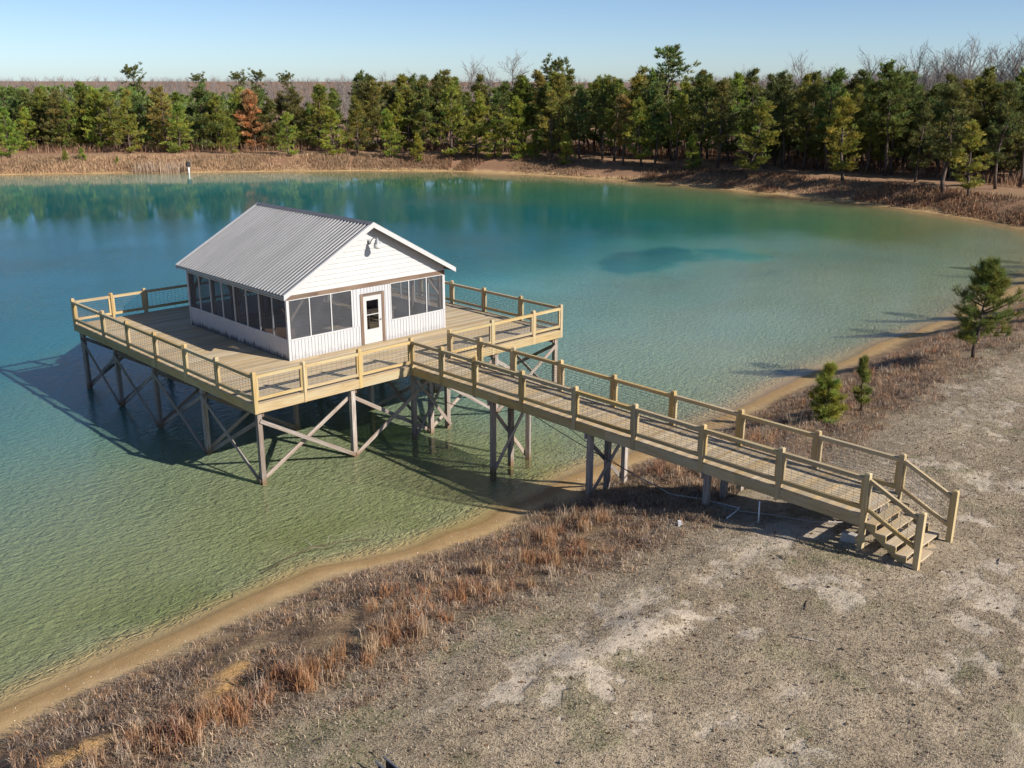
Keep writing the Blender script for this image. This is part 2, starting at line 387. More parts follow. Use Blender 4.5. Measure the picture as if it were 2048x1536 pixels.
BOXF = [(0, 3, 2, 1), (4, 5, 6, 7), (0, 1, 5, 4), (1, 2, 6, 5), (2, 3, 7, 6), (3, 0, 4, 7)]
_box = {}
def box_mesh(l, w, h, mat):
    key = (round(l, 3), round(w, 3), round(h, 3), mat.name)
    if key not in _box:
        x, y, z = l/2, w/2, h/2
        me = mesh('box', [(-x, -y, -z), (x, -y, -z), (x, y, -z), (-x, y, -z), (-x, -y, z), (x, -y, z), (x, y, z), (-x, y, z)], BOXF)
        me.materials.append(mat); _box[key] = me
    return _box[key]
def beam(name, a, b, w, h, mat, parent, upv=(0, 0, 1)):
    """square-sawn member from a to b, its length along its own x axis"""
    a = Vector(a); b = Vector(b); x = (b-a); l = x.length; x = x/l
    upv = Vector(upv)
    if abs(x.dot(upv)) > .98: upv = Vector((0, 1, 0))
    y = upv.cross(x).normalized(); z = x.cross(y); c = (a+b)/2
    return obj(name, box_mesh(l, w, h, mat), mat, parent, Matrix(((x.x, y.x, z.x, c.x), (x.y, y.y, z.y, c.y), (x.z, y.z, z.z, c.z), (0, 0, 0, 1))))
def block(name, lo, hi, mat, parent):
    lo = Vector(lo); hi = Vector(hi); s = hi-lo
    return obj(name, box_mesh(s.x, s.y, s.z, mat), mat, parent, Matrix.Translation((lo+hi)/2))
_post = {}
def post(x, y, z0, z1, mat, parent, w=.14, name='post'):
    """upright with a chamfered top; local x runs up the grain"""
    l = z1-z0; key = (round(l, 3), w, mat.name)
    if key not in _post:
        a = w/2; c = .030; V = []
        for zz, s in ((0, a), (l-c, a), (l, a-c)): V += [(zz, -s, -s), (zz, s, -s), (zz, s, s), (zz, -s, s)]
        Fc = [(3, 2, 1, 0)]
        for k in (0, 4): Fc += [(k+i, k+(i+1) % 4, k+4+(i+1) % 4, k+4+i) for i in range(4)]
        Fc.append((8, 9, 10, 11)); me = mesh('post', V, Fc); me.materials.append(mat); _post[key] = me
    jx = random.uniform(-.006, .006)
    return obj(name, _post[key], mat, parent, Matrix(((0, 1, 0, x), (0, 0, 1, y), (1, jx, 0, z0), (0, 0, 0, 1))))
def tube_arrays(pts, rads, n=6, cap=True):
    pts = [Vector(p) for p in pts]; V = []; F = []
    for i, p in enumerate(pts):
        t = (pts[min(i+1, len(pts)-1)]-pts[max(i-1, 0)]).normalized()
        ref = Vector((0, 0, 1)) if abs(t.z) < .9 else Vector((1, 0, 0))
        u = t.cross(ref).normalized(); v = t.cross(u)
        rr = rads[i] if hasattr(rads, '__len__') else rads
        for k in range(n):
            a = 2*math.pi*k/n; V.append(p+u*math.cos(a)*rr+v*math.sin(a)*rr)
    for i in range(len(pts)-1):
        for k in range(n):
            F.append((i*n+k, i*n+(k+1) % n, (i+1)*n+(k+1) % n, (i+1)*n+k))
    if cap: F.append(tuple(range(n-1, -1, -1))); F.append(tuple((len(pts)-1)*n+k for k in range(n)))
    return V, F
def tube(name, pts, rads, mat, parent=None, n=6, Mw=None, smooth=True):
    V, F = tube_arrays(pts, rads, n); return obj(name, mesh(name, V, F, smooth), mat, parent, Mw)
def join(parts):
    V = []; F = []
    for v, f in parts:
        o = len(V); V += list(v); F += [tuple(i+o for i in q) for q in f]
    return V, F
def boxa(lo, hi):
    (x0, y0, z0), (x1, y1, z1) = lo, hi
    return [(x0, y0, z0), (x1, y0, z0), (x1, y1, z0), (x0, y1, z0), (x0, y0, z1), (x1, y0, z1), (x1, y1, z1), (x0, y1, z1)], BOXF
def lathe(prof, n=16, ax=(0, 0, 0)):
    V = []; F = []
    for r_, z in prof:
        for k in range(n): a = 2*math.pi*k/n; V.append((ax[0]+r_*math.cos(a), ax[1]+r_*math.sin(a), ax[2]+z))
    for i in range(len(prof)-1):
        for k in range(n): F.append((i*n+k, i*n+(k+1) % n, (i+1)*n+(k+1) % n, (i+1)*n+k))
    return V, F

# ---------------------------------------------------------------- the ground sheet (bed of the pond included)
fine = np.arange(9, 79.01, .33); coarse = np.arange(79+4, 369-3.9, 5)
az = np.radians(np.concatenate([fine, coarse])); na = len(az)
rad = [0.6, 3, 6, 9, 12]
while rad[-1] < 3200: rad.append(rad[-1]*(1.0062 if rad[-1] < 240 else 1.05))
rad = np.array(rad); nr = len(rad)
GX = CAM.x+np.outer(rad, np.sin(az)); GY = CAM.y+np.outer(rad, np.cos(az))
gx, gy = GX.ravel(), GY.ravel(); gsd = shore_dist(gx, gy); gz = ground_z(gx, gy, gsd)
idx = np.arange(nr*na).reshape(nr, na); nxt = np.roll(idx, -1, 1)
GF = np.stack([idx[:-1], idx[1:], nxt[1:], nxt[:-1]], -1).reshape(-1, 4)[:, ::-1]
gv = np.stack([gx, gy, gz], -1)
# cap the hole under the drone
c0 = len(gv); gv = np.vstack([gv, [[CAM.x, CAM.y, float(ground_z(np.array([CAM.x]), np.array([CAM.y]))[0])]]])
GF = np.vstack([GF, np.stack([np.full(na//2, c0), idx[0, 0:na-1:2][:na//2], idx[0, 1:na:2][:na//2], idx[0, np.minimum(np.arange(2, na+1, 2), na-1)][:na//2]], -1)[:, ::-1]])
me = fast_mesh('ground', gv, GF, True)
def sstep(a, b, x): t = np.clip((x-a)/(b-a), 0, 1); return t*t*(3-2*t)
def lerp(a, b, t): return a*(1-t[:, None])+b*t[:, None]
def near_mask(x, y): return sstep(12, 4, np.maximum(y, (x-60)*.6-4))          # 1 on the near bank, 0 on the far banks
def bare_mask(x, y):
    b = sstep(.55, .65, fbm(x*.28+3, y*.42, 61, 4)*.72+fbm(x*2.2, y*2.2, 63, 4)*.28)*sstep(-14.5, -16.5, y)*.8
    b = np.maximum(b, sstep(.56, .64, fbm(x*.6+9, y*.9, 67, 5)*.6+fbm(x*3, y*3, 69, 3)*.4)*sstep(-13.5, -15, y)*.6*(x > -3))
    for mx, my, rx, ry, s in [(3.3, -16.2, .8, .45, .9), (-1, -16.9, 1.3, .6, .95), (-2.5, -17.0, .8, .4, .8), (-5, -15.9, .9, .4, .55), (24, -14.5, 5, 1.5, .8), (5.7, -22, 2.2, .8, .9),
                              (7.5, -21.3, 2.4, .9, .8), (1.2, -18.6, 1.2, .5, .8), (3, -19.5, 1.4, .6, .6), (0, -20.5, 1.2, .5, .5), (18, -15.5, 3, 1.2, .5)]:
        b = np.maximum(b, s*np.exp(-((x-mx)/rx)**2-((y-my)/ry)**2)*sstep(.36, .6, fbm(x*1.6, y*1.6, 71, 5)+.05))
    return b
def soil_colour(x, y, z, sd):
    n1 = fbm(x*.5, y*.5, 81, 4); n2 = fbm(x*1.7, y*1.7, 87, 4); n3 = fbm(x*.09, y*.09, 91, 3)
    near = near_mask(x, y)
    lawn = lerp(np.array([.35, .28, .192]), np.array([.49, .40, .285]), sstep(.3, .7, n1*.5+n2*.5))
    green = sstep(.58, .74, fbm(x*.8+40, y*.8, 95, 4))*.34
    lawn = lerp(lawn, np.array([.17, .19, .075]), green)
    bare = bare_mask(x, y)*near*sstep(4.5, 7, sd)
    scrub = lerp(np.array([.24, .155, .095]), np.array([.50, .345, .19]), sstep(.35, .7, n2*.6+n1*.4))
    beach = lerp(np.array([.66, .45, .205]), np.array([.58, .42, .24]), n1)
    floor = lerp(np.array([.18, .092, .05]), np.array([.34, .19, .105]), n1)
    road = np.broadcast_to(np.array([.32, .20, .12]), floor.shape)
    wet = np.broadcast_to(np.array([.40, .26, .12]), floor.shape)
    algae = sstep(.42, .68, fbm(x*.35, y*.35, 97, 4))*(.3+.4*sstep(22, 8, x))+.3*sstep(16, 6, x)
    bed = lerp(np.array([.52, .52, .36]), np.array([.30, .34, .14]), np.clip(algae, 0, 1))
    sdn = sd+(n2-.5)*1.6
    c = lerp(beach, scrub, sstep(.75-.4*sstep(9, 14, x), 2.0-.8*sstep(9, 14, x), sdn))
    c = lerp(c, lawn, sstep(5.4, 7.2, sdn))
    f = lerp(beach, floor*1.1+.02, sstep(.6, 2.2, sdn))
    f = lerp(f, road, sstep(7.6, 8.6, sd+(n1-.5)*2)*sstep(13.5, 12.3, sd+(n1-.5)*2)*.9)
    f = lerp(f, road, sstep(66, 78, x)*sstep(26, 14, y)*sstep(5.5, 8, sdn)*.45)
    c = lerp(f, c, near)
    c = lerp(c, wet, sstep(.12, .02, z+(n2-.5)*.05)*(sd > -.5))
    c = lerp(c, beach, sstep(.0, -.08, z))
    c = lerp(c, bed, sstep(-.05, -.35, z+(n1-.5)*.2))
    for mx, my, rx, ry in [(-7.3, -11.4, .75, .45), (-10.5, -11.6, .8, .4), (-6.9, -10.7, .5, .3)]:
        k = sstep(.35, .75, np.exp(-((x-mx)/rx)**2-((y-my)/ry)**2)*.9+(n2-.5)*.8)
        c = lerp(c, np.array([.66, .39, .15]), k*.95)
    spk = near*sstep(1.6, 3.4, sdn)+(1-near)*.35*sstep(1, 3, sd)
    return c, spk*(z > 0), bare
gc, gs, gb = soil_colour(gv[:, 0], gv[:, 1], gv[:, 2], np.append(gsd, 20.0))
cattr(me, 'soil', gc); fattr(me, 'speckle', gs); fattr(me, 'bare', gb); fattr(me, 'bed', sstep(-.02, -.25, gv[:, 2])*sstep(-2.6, -1.2, gv[:, 2]))
tag(obj('ground', me, M['ground']), kind='structure')

# ---------------------------------------------------------------- the water
st = .75; wx, wy = np.meshgrid(np.arange(-92, 96, st), np.arange(-10, 148, st)); ny, nx = wx.shape
wsd = shore_dist(wx.ravel(), wy.ravel()); keep = (wsd < 1.6)
wi = np.arange(nx*ny).reshape(ny, nx)
WF = np.stack([wi[:-1, :-1], wi[:-1, 1:], wi[1:, 1:], wi[1:, :-1]], -1).reshape(-1, 4); WF = WF[keep[WF].any(1)]
used = np.unique(WF); remap = np.zeros(nx*ny, np.int64); remap[used] = np.arange(len(used))
ux, uy, us = wx.ravel()[used], wy.ravel()[used], wsd[used]
me = fast_mesh('pond_water', np.stack([ux, uy, np.zeros(len(ux))], -1), remap[WF], True)
fattr(me, 'depth', np.where(us < 0, water_depth(ux, uy, us), 0))
wd = np.where(us < 0, water_depth(ux, uy, us), 0)+(fbm(ux*.09, uy*.09, 45, 3)-.5)*.7
stops = [0, .4, .9, 1.5, 2.4, 3.4, 5]
warm = np.array([(.46, .40, .20), (.385, .395, .195), (.33, .36, .185), (.26, .32, .19), (.135, .26, .205), (.030, .175, .19), (.009, .12, .15)])
cool = np.array([(.54, .49, .34), (.41, .48, .355), (.30, .455, .36), (.185, .40, .335), (.075, .295, .265), (.022, .185, .19), (.010, .125, .145)])
weed = np.array([(.40, .30, .15), (.31, .29, .13), (.19, .28, .115), (.10, .25, .115), (.045, .205, .125), (.018, .16, .145), (.010, .125, .145)])
mk = lambda tab: np.stack([np.interp(wd, stops, tab[:, k]) for k in range(3)], -1)
murk = lerp(mk(warm), mk(cool), sstep(6, 22, ux+(fbm(ux*.1, uy*.1, 47, 3)-.5)*10))
murk = lerp(murk, mk(weed), sstep(56, 70, ux+(fbm(ux*.08, uy*.08, 49, 4)-.5)*26)*sstep(2, 12, uy)*.9)
cattr(me, 'murk', murk)
fattr(me, 'ripple', .05+.95*sstep(74, 26, uy*.8+ux*.25+(fbm(ux*.05, uy*.05, 57, 3)-.5)*40)*(.55+.9*fbm(ux*.07, uy*.11, 58, 4)))       # the lee of the far wood lies calm
tag(obj('pond_water', me, M['water']), kind='structure')

# ---------------------------------------------------------------- the deck on piles
H = 3.016; W = 14.95; D = 15.76; RT = 1.139
deck = thing('deck', (W/2, D/2, 0), 'square timber deck on braced piles standing in the pond around the white cabin', 'deck')
def boards(parent, x0, x1, y0, y1, joints, pitch=.146, bw=.140, th=.038, seed=3):
    rr = random.Random(seed); y = y0; k = 0
    while y+bw <= y1+.002:
        cuts = [x0]
        if joints:
            cuts.append([4.9, 7.3, 9.75, 6.1, 8.6][k % 5]+rr.uniform(-.05, .05))
        cuts.append(x1)
        for a, b in zip(cuts[:-1], cuts[1:]):
            o = beam('deck_board', (a+.002, y+bw/2, H-th/2+rr.uniform(-.002, .002)), (b-.002, y+bw/2, H-th/2+rr.uniform(-.002, .002)), bw, th, M['deck'], parent)
        y += pitch; k += 1
boards(deck, -.06, W+.06, -.06, D+.07, True)
FZ0, FZ1 = H-.33, H-.041
beam('fascia_board', (-.05, -.04, (FZ0+FZ1)/2), (6.62, -.04, (FZ0+FZ1)/2), .04, FZ1-FZ0, M['rail'], deck)
beam('fascia_board', (8.64, -.04, (FZ0+FZ1)/2), (W+.05, -.04, (FZ0+FZ1)/2), .04, FZ1-FZ0, M['rail'], deck)
beam('fascia_board', (-.04, -.018, (FZ0+FZ1)/2), (-.04, D/2, (FZ0+FZ1)/2), .04, FZ1-FZ0, M['rail'], deck)
beam('fascia_board', (-.04, D/2+.003, (FZ0+FZ1)/2), (-.04, D+.018, (FZ0+FZ1)/2), .04, FZ1-FZ0, M['rail'], deck)
beam('fascia_board', (W+.04, -.018, (FZ0+FZ1)/2), (W+.04, D+.018, (FZ0+FZ1)/2), .04, FZ1-FZ0, M['rail'], deck)
beam('fascia_board', (-.05, D+.04, (FZ0+FZ1)/2), (W+.05, D+.04, (FZ0+FZ1)/2), .04, FZ1-FZ0, M['rail'], deck)
PXS = [.16, 4.0, 7.7, 11.2, 14.78]; PYS = [.16, 4.16, 8.22, 11.95, 15.5]
def bed(x, y): return float(ground_z(np.array([x]), np.array([y]))[0])
GZ = H-.33
for x in PXS:
    xg = x+.14 if x < 8 else x-.14
    beam('girder', (xg, .10, GZ-.10), (xg, D-.10, GZ-.10), .09, .21, M['brown_wood'], deck)
for y in PYS:
    beam('joist', (.06, y+.02, GZ+.13), (W-.06, y+.02, GZ+.13), .05, .24, M['brown_wood'], deck)
for x in PXS:
    for y in PYS:
        post(x, y, bed(x, y)-.5, GZ-.25 if 0 else GZ-.002, M['grey_wood'], deck, .17, 'pile')
for x in (6.86, 8.56): post(x, .16, bed(x, .2)-.5, GZ-.002, M['grey_wood'], deck, .17, 'pile')
def xbrace(parent, a, b, zt, zb, off, both=True, w=.04, h=.14):
    """crossed braces between two piles a and b (x,y), nailed to opposite faces (off is the face normal)"""
    a = Vector((a[0], a[1], 0)); b = Vector((b[0], b[1], 0)); n = Vector((off[0], off[1], 0))*.108
    u = n.normalized()
    beam('brace', a+n+Vector((0, 0, zt)), b+n+Vector((0, 0, zb)), h, w, M['grey_wood'], parent, u)
    if both: beam('brace', a-n+Vector((0, 0, zb)), b-n+Vector((0, 0, zt)), h, w, M['grey_wood'], parent, u)
ZT, ZB = GZ-.32, .10
for j, y in enumerate(PYS):                              # along x on every row
    for i in range(4):
        if j in (0, 2, 4) or i in (0, 3): xbrace(deck, (PXS[i], y), (PXS[i+1], y), ZT, ZB, (0, -1 if i % 2 == 0 else 1))
for i, x in enumerate(PXS):                              # along y on the outer columns and the middle
    for j in range(4):
        if i in (0, 2, 4): xbrace(deck, (x, PYS[j+1]), (x, PYS[j]), ZT, ZB, (-1, 0))

# ---------------------------------------------------------------- railings with welded wire infill
RAILZ = (RT-.24, RT-.13); LOWZ = (.12, .23)
def wire_panel(parent, a, b, z0, z1, slope=0.0):
    """welded wire panel between two post faces a and b (x,y) ; slope drops the far end"""
    a = Vector((a[0], a[1], 0)); b = Vector((b[0], b[1], 0)); l = (b-a).length; d = (b-a)/l; s = d.cross(Vector((0, 0, 1)))
    parts = []; w = .0048
    def rod(p, q_):
        ax = (q_-p).normalized(); n1 = s*w; n2 = ax.cross(s)*w
        V = [p+n1, p+n2, p-n1, p-n2, q_+n1, q_+n2, q_-n1, q_-n2]
        parts.append(([tuple(v) for v in V], [(0, 1, 5, 4), (1, 2, 6, 5), (2, 3, 7, 6), (3, 0, 4, 7)]))
    nv = max(3, round(l/.2)); zs = [0, .055, .115, .185, .265, .355, .45, .55, .65]
    for k in range(1, nv):
        t = k/nv; p = a+d*l*t; dz = slope*t
        rod(p+Vector((0, 0, z0+dz)), p+Vector((0, 0, z1+dz)))
    for zz in zs:
        if zz < z1-z0-.02: rod(a+Vector((0, 0, z0+zz+.012)), b+Vector((0, 0, z0+zz+.012+slope)))
    V, F = join(parts); return obj('wire_infill', mesh('wire_infill', V, F), M['wire'], parent)
def bay(parent, a, b, base, skip_panel=False):
    """one bay between the centres of two posts: rails, end stiles and wire"""
    a = Vector((a[0], a[1], 0)); b = Vector((b[0], b[1], 0)); d = (b-a).normalized(); a2 = a+d*.068; b2 = b-d*.068
    j = random.uniform(-.008, .008)
    z = lambda q: base+q+j
    mk = lambda n, p, q_, zc, w, h: beam(n, p+Vector((0, 0, zc)), q_+Vector((0, 0, zc)), w, h, M['rail'], parent)
    mk('top_rail', a2, b2, z(sum(RAILZ)/2), .115, RAILZ[1]-RAILZ[0])
    mk('bottom_rail', a2, b2, z(sum(LOWZ)/2), .088, LOWZ[1]-LOWZ[0])
    for p, sgn in ((a2, 1), (b2, -1)):
        c = p+d*(.036*sgn)
        beam('stile', c+Vector((0, 0, z(LOWZ[1]+.001))), c+Vector((0, 0, z(RAILZ[0]-.001))), .085, .07, M['rail'], parent, tuple(d))
    wire_panel(parent, tuple((a2+d*.072))[:2], tuple((b2-d*.072))[:2], z(LOWZ[1]), z(RAILZ[0]))
LEFT = [0, 2.57, 5.01, 7.51, 10.06, 12.52, D]; FRONT_L = [0, 1.91, 4.28, 6.68]; FRONT_R = [8.58, 10.87, 13.26, W]
RIGHT = [0, 2.49, 4.97, 7.3, 9.75, 12.3, D]; BACK = [0, 1.71, 3.28, 5.7, 8.1, 10.5, 12.8, W]
done = set()
def run(pts):
    for p in pts:
        if p not in done:
            done.add(p); post(p[0], p[1], H-.335, H+RT, M['rail'], deck)
    for p, q_ in zip(pts[:-1], pts[1:]): bay(deck, p, q_, H)
run([(0, y) for y in LEFT]); run([(x, 0) for x in FRONT_L]); run([(x, 0) for x in FRONT_R]); run([(W, y) for y in RIGHT]); run([(x, D) for x in BACK])

# ---------------------------------------------------------------- the walkway to the bank
XL, XR = 6.68, 8.58; YE = -18.40
walk = thing('walkway', ((XL+XR)/2, YE/2, 0), 'long narrow timber walkway with wire railings leading from the deck to the bank', 'walkway')
boards(walk, XL-.05, XR+.05, YE-.04, -.08, False, seed=8)
for x in (XL-.03, XR+.03):
    sgn = -1 if x < 7 else 1; seg = [-.02, -4.9, -9.8, -14.6, YE-.03]
    for a, b in zip(seg[:-1], seg[1:]): beam('fascia_board', (x, a-.002, (FZ0+FZ1)/2), (x, b+.002, (FZ0+FZ1)/2), .04, FZ1-FZ0, M['rail'], walk)
beam('joist', (7.63, -.1, H-.19), (7.63, YE, H-.19), .05, .28, M['grey_wood'], walk)
WY = [0, -1.80, -3.63, -6.03, -8.47, -10.92, -13.42, -15.95, YE]
for x in (XL, XR):
    for y in WY[1:-1]: post(x, y, H-.335, H+RT, M['rail'], walk)
    post(x, YE, bed(x, YE)-.3, H+RT, M['rail'], walk)
    for a, b in zip(WY[:-1], WY[1:]): bay(walk, (x, a), (x, b), H)
for y in (-4.5, -9.1, -13.62):
    for x in (6.75, 7.63, 8.51): post(x, y, bed(x, y)-.5, GZ-.002, M['grey_wood'], walk, .165, 'pile')
    beam('girder', (6.6, y+.11, GZ-.07), (8.66, y+.11, GZ-.07), .05, .20, M['grey_wood'], walk)
    if y > -12: xbrace(walk, (6.75, y), (8.51, y), GZ-.25, max(bed(7.6, y), 0)+.15, (0, 1), w=.038, h=.13)
xbrace(walk, (6.86, -.02), (8.56, -.02), GZ-.25, .2, (0, -.3), w=.035, h=.12)

# ---------------------------------------------------------------- steps down to the bank
SE = -19.86; g0 = 2.06
stairs = thing('staircase', ((XL+XR)/2, (YE+SE)/2, g0), 'open timber steps with sloping rails at the land end of the walkway', 'stairs')
rise = (H-g0-.04)/5; going = .285; y0 = YE-.06
def tread(k):
    zt = H-rise*k; ya = y0-going*(k-1)
    for j in (0, 1): beam('tread', (XL-.04, ya-.075-.143*j, zt-.019), (XR+.04, ya-.075-.143*j, zt-.019), .139, .038, M['deck'], stairs)
for k in range(1, 5): tread(k)
beam('bottom_board', (XL-.10, y0-going*4-.10, g0+.035), (XR+.12, y0-going*4-.10, g0+.035), .24, .04, M['deck'], stairs)
for x in (XL+.03, 7.30, 7.96, XR-.03):          # cut stringers
    prof = [(y0+.02, H-.06)]
    for k in range(1, 5):
        ya = y0-going*(k-1); zt = H-rise*k-.04
        prof += [(ya, zt), (ya-going, zt)]
    yb = y0-going*4; prof += [(yb, g0-.03), (yb+.16, g0-.03), (y0+.02, H-rise*1.75)]
    V = [(x-.019, a, b) for a, b in prof]+[(x+.019, a, b) for a, b in prof]; n = len(prof)
    F = [(i, (i+1) % n, n+(i+1) % n, n+i) for i in range(n)]+[tuple(range(n-1, -1, -1)), tuple(range(n, 2*n))]
    obj('stringer', mesh('stringer', V, F), M['rail'], stairs)
ZE = 3.57
for x in (XL, XR):
    post(x, SE, bed(x, SE)-.25, ZE, M['rail'], stairs)
    dz = ZE-(H+RT)
    a, b = Vector((x, YE-.07, 0)), Vector((x, SE+.07, 0)); dn = .86*dz
    for nm, zc, hh in (('top_rail', H+RT-.2, .10), ('bottom_rail', H+.17, .09)):
        zc2 = zc+(-.60 if nm == 'bottom_rail' else -.60)
        beam(nm, a+Vector((0, 0, zc)), b+Vector((0, 0, zc2)), .088, hh, M['rail'], stairs)
    for p, t in ((a, 0), (b, 1)):
        c = p+Vector((0, -.022 if t == 0 else .022, 0)); zz = -.60*t
        beam('stile', c+Vector((0, 0, H+.215+zz)), c+Vector((0, 0, H+RT-.25+zz)), .085, .04, M['rail'], stairs, (0, 1, 0))
    wire_panel(stairs, (x, YE-.11), (x, SE+.11), H+.20, H+RT-.25, -.60)

# ---------------------------------------------------------------- the white screened cabin
X0, X1, Y0, Y1 = 3.70, 11.53, 3.82, 12.0; XM = (X0+X1)/2; SILL = H+.84; TOP = H+2.39; RZ = H+5.02; EZ = H+2.67; OX = .325
YF, YB = 3.40, 12.27; SL = (RZ-EZ)/(XM-X0+OX)
cabin = thing('cabin', (XM, (Y0+Y1)/2, H), 'white screened cabin with a grey ribbed metal roof in the middle of the deck', 'cabin')
def ribbed(name, a, b, z0, z1, outn, rib=.152, dirty=0.0):
    """vertical ribbed sheet from a to b (x,y), ribs standing out along outn"""
    a = Vector((a[0], a[1], 0)); b = Vector((b[0], b[1], 0)); l = (b-a).length; d = (b-a)/l; n = Vector((outn[0], outn[1], 0))
    prof = [(0, 0)]; k = rib*.5
    while k < l-.03:
        prof += [(k-.024, 0), (k-.012, .022), (k+.012, .022), (k+.024, 0)]; k += rib
    prof.append((l, 0)); V = []
    for zz in (z0, z1):
        for s, o in prof: V.append(a+d*s+n*(o+.012)+Vector((0, 0, zz)))
        for s, o in ((l, 0), (0, 0)): V.append(a+d*s-n*.02+Vector((0, 0, zz)))
    m_ = len(prof)+2
    F = [(i, (i+1) % m_, m_+(i+1) % m_, m_+i) for i in range(m_)]+[tuple(range(m_-1, -1, -1)), tuple(range(m_, 2*m_))]
    me = mesh(name, V, F); fattr(me, 'dirty', [dirty]*len(V)); return obj(name, me, M['wall'], cabin)
E_ = .002
ribbed('wall_panel', (X0+.03, Y0), (7.08, Y0), H+E_, SILL-.02, (0, -1), dirty=.22); ribbed('wall_panel', (8.28, Y0), (X1-.03, Y0), H+E_, SILL-.02, (0, -1), dirty=.22)
ribbed('wall_panel', (6.70, Y0), (7.08, Y0), SILL-.018, TOP-.01, (0, -1)); ribbed('wall_panel', (8.28, Y0), (8.61, Y0), SILL-.018, TOP-.01, (0, -1)); ribbed('wall_panel', (7.08+E_, Y0), (8.28-E_, Y0), H+2.14, TOP-.01, (0, -1))
ribbed('wall_panel', (X0, Y1-.03), (X0, Y0+.03), H+E_, SILL-.02, (-1, 0), dirty=1.0)
ribbed('wall_panel', (X1, Y0+.03), (X1, Y1-.03), H+E_, SILL-.02, (1, 0)); ribbed('wall_panel', (X1-.03, Y1), (X0+.03, Y1), H+E_, SILL-.02, (0, 1))
for x, y in ((X0, Y0), (X1, Y0), (X0, Y1), (X1, Y1)):
    block('corner_trim', (x-.035, y-.035, H+.004), (x+.035, y+.035, TOP+.1), M['white_trim'], cabin)
    sx_ = 1 if x < XM else -1; sy_ = 1 if y < 8 else -1
    post(x+sx_*.13, y+sy_*.13, H+.004, TOP+.05, M['brown_wood'], cabin, .13, 'frame_post')
    beam('knee_brace', (x+sx_*.11, y+sy_*.12, H+1.45), (x+sx_*.9, y+sy_*.12, TOP+.02), .09, .05, M['grey_wood'], cabin, (0, 1, 0))
    beam('knee_brace', (x+sx_*.12, y+sy_*.15, H+1.45), (x+sx_*.12, y+sy_*1.0, TOP+.02), .09, .05, M['brown_wood'], cabin, (1, 0, 0))
def screens(axis, fixed, cuts, inward):
    """screen panels with white mullions, sill and head along one wall"""
    for a, b in zip(cuts[:-1], cuts[1:]):
        a2, b2 = a+.02, b-.02; o = fixed+inward*.012
        if axis == 'x': V = [(a2, o, SILL), (b2, o, SILL), (b2, o, TOP-.02), (a2, o, TOP-.02)]
        else: V = [(o, a2, SILL), (o, b2, SILL), (o, b2, TOP-.02), (o, a2, TOP-.02)]
        obj('screen', mesh('screen', V, [(0, 1, 2, 3)]), M['screen'], cabin)
    for c in cuts:
        if axis == 'x': block('mullion', (c-.022, fixed-.028, SILL-.002), (c+.022, fixed+.022, TOP-.004), M['white_trim'], cabin)
        else: block('mullion', (fixed-.028, c-.022, SILL-.002), (fixed+.022, c+.022, TOP-.004), M['white_trim'], cabin)
    lo, hi = cuts[0], cuts[-1]
    for nm, za, zb in (('sill', SILL-.045, SILL+.004), ('head_trim', TOP-.026, TOP+.008)):
        if axis == 'x': block(nm, (lo+.023, fixed-.033, za), (hi-.023, fixed+.024, zb), M['white_trim'], cabin)
        else: block(nm, (fixed-.033, lo+.023, za), (fixed+.033, hi-.023, zb), M['white_trim'], cabin)
screens('x', Y0, [3.76, 4.70, 5.69, 6.68], 1); screens('x', Y0, [8.63, 9.59, 10.54, 11.47], 1)
n8 = [Y0+.06+(Y1-Y0-.12)*k/8 for k in range(9)]
screens('y', X0, n8, 1); screens('y', X1, n8, -1); screens('x', Y1, [3.76+(7.71)*k/8 for k in range(9)], -1)
for y in (n8[2], n8[4], n8[6]):
    for x, s in ((X0, 1), (X1, -1)): post(x+s*.12, y, H+.004, TOP+.05, M['brown_wood'], cabin, .10, 'frame_post')
for x in (5.69, 7.62, 9.6): post(x, Y1-.12, H+.004, TOP+.05, M['brown_wood'], cabin, .10, 'frame_post')
beam('knee_brace', (X0+.12, n8[4]+.05, H+1.5), (X0+.12, n8[4]+.8, TOP+.02), .09, .05, M['brown_wood'], cabin, (1, 0, 0))
beam('knee_brace', (X0+.12, n8[4]-.05, H+1.5), (X0+.12, n8[4]-.8, TOP+.02), .09, .05, M['brown_wood'], cabin, (1, 0, 0))
# plates under the roof; the front one shows as a brown band
beam('header_beam', (X0-.02, Y0-.012, TOP+.095), (5.1, Y0-.012, TOP+.095), .06, .17, M['brown_wood'], cabin)
beam('header_beam', (5.103, Y0-.012, TOP+.095), (X1+.02, Y0-.012, TOP+.095), .06, .17, M['brown_wood'], cabin)
beam('header_beam', (X0, Y1, TOP+.095), (X1, Y1, TOP+.095), .06, .17, M['brown_wood'], cabin)
for x in (X0, X1): beam('header_beam', (x, Y0+.025, TOP+.095), (x, Y1-.035, TOP+.095), .06, .17, M['brown_wood'], cabin)
for y in (5.9, 7.9, 9.9): beam('tie_beam', (X0+.05, y, TOP+.10), (X1-.05, y, TOP+.10), .06, .18, M['brown_wood'], cabin)
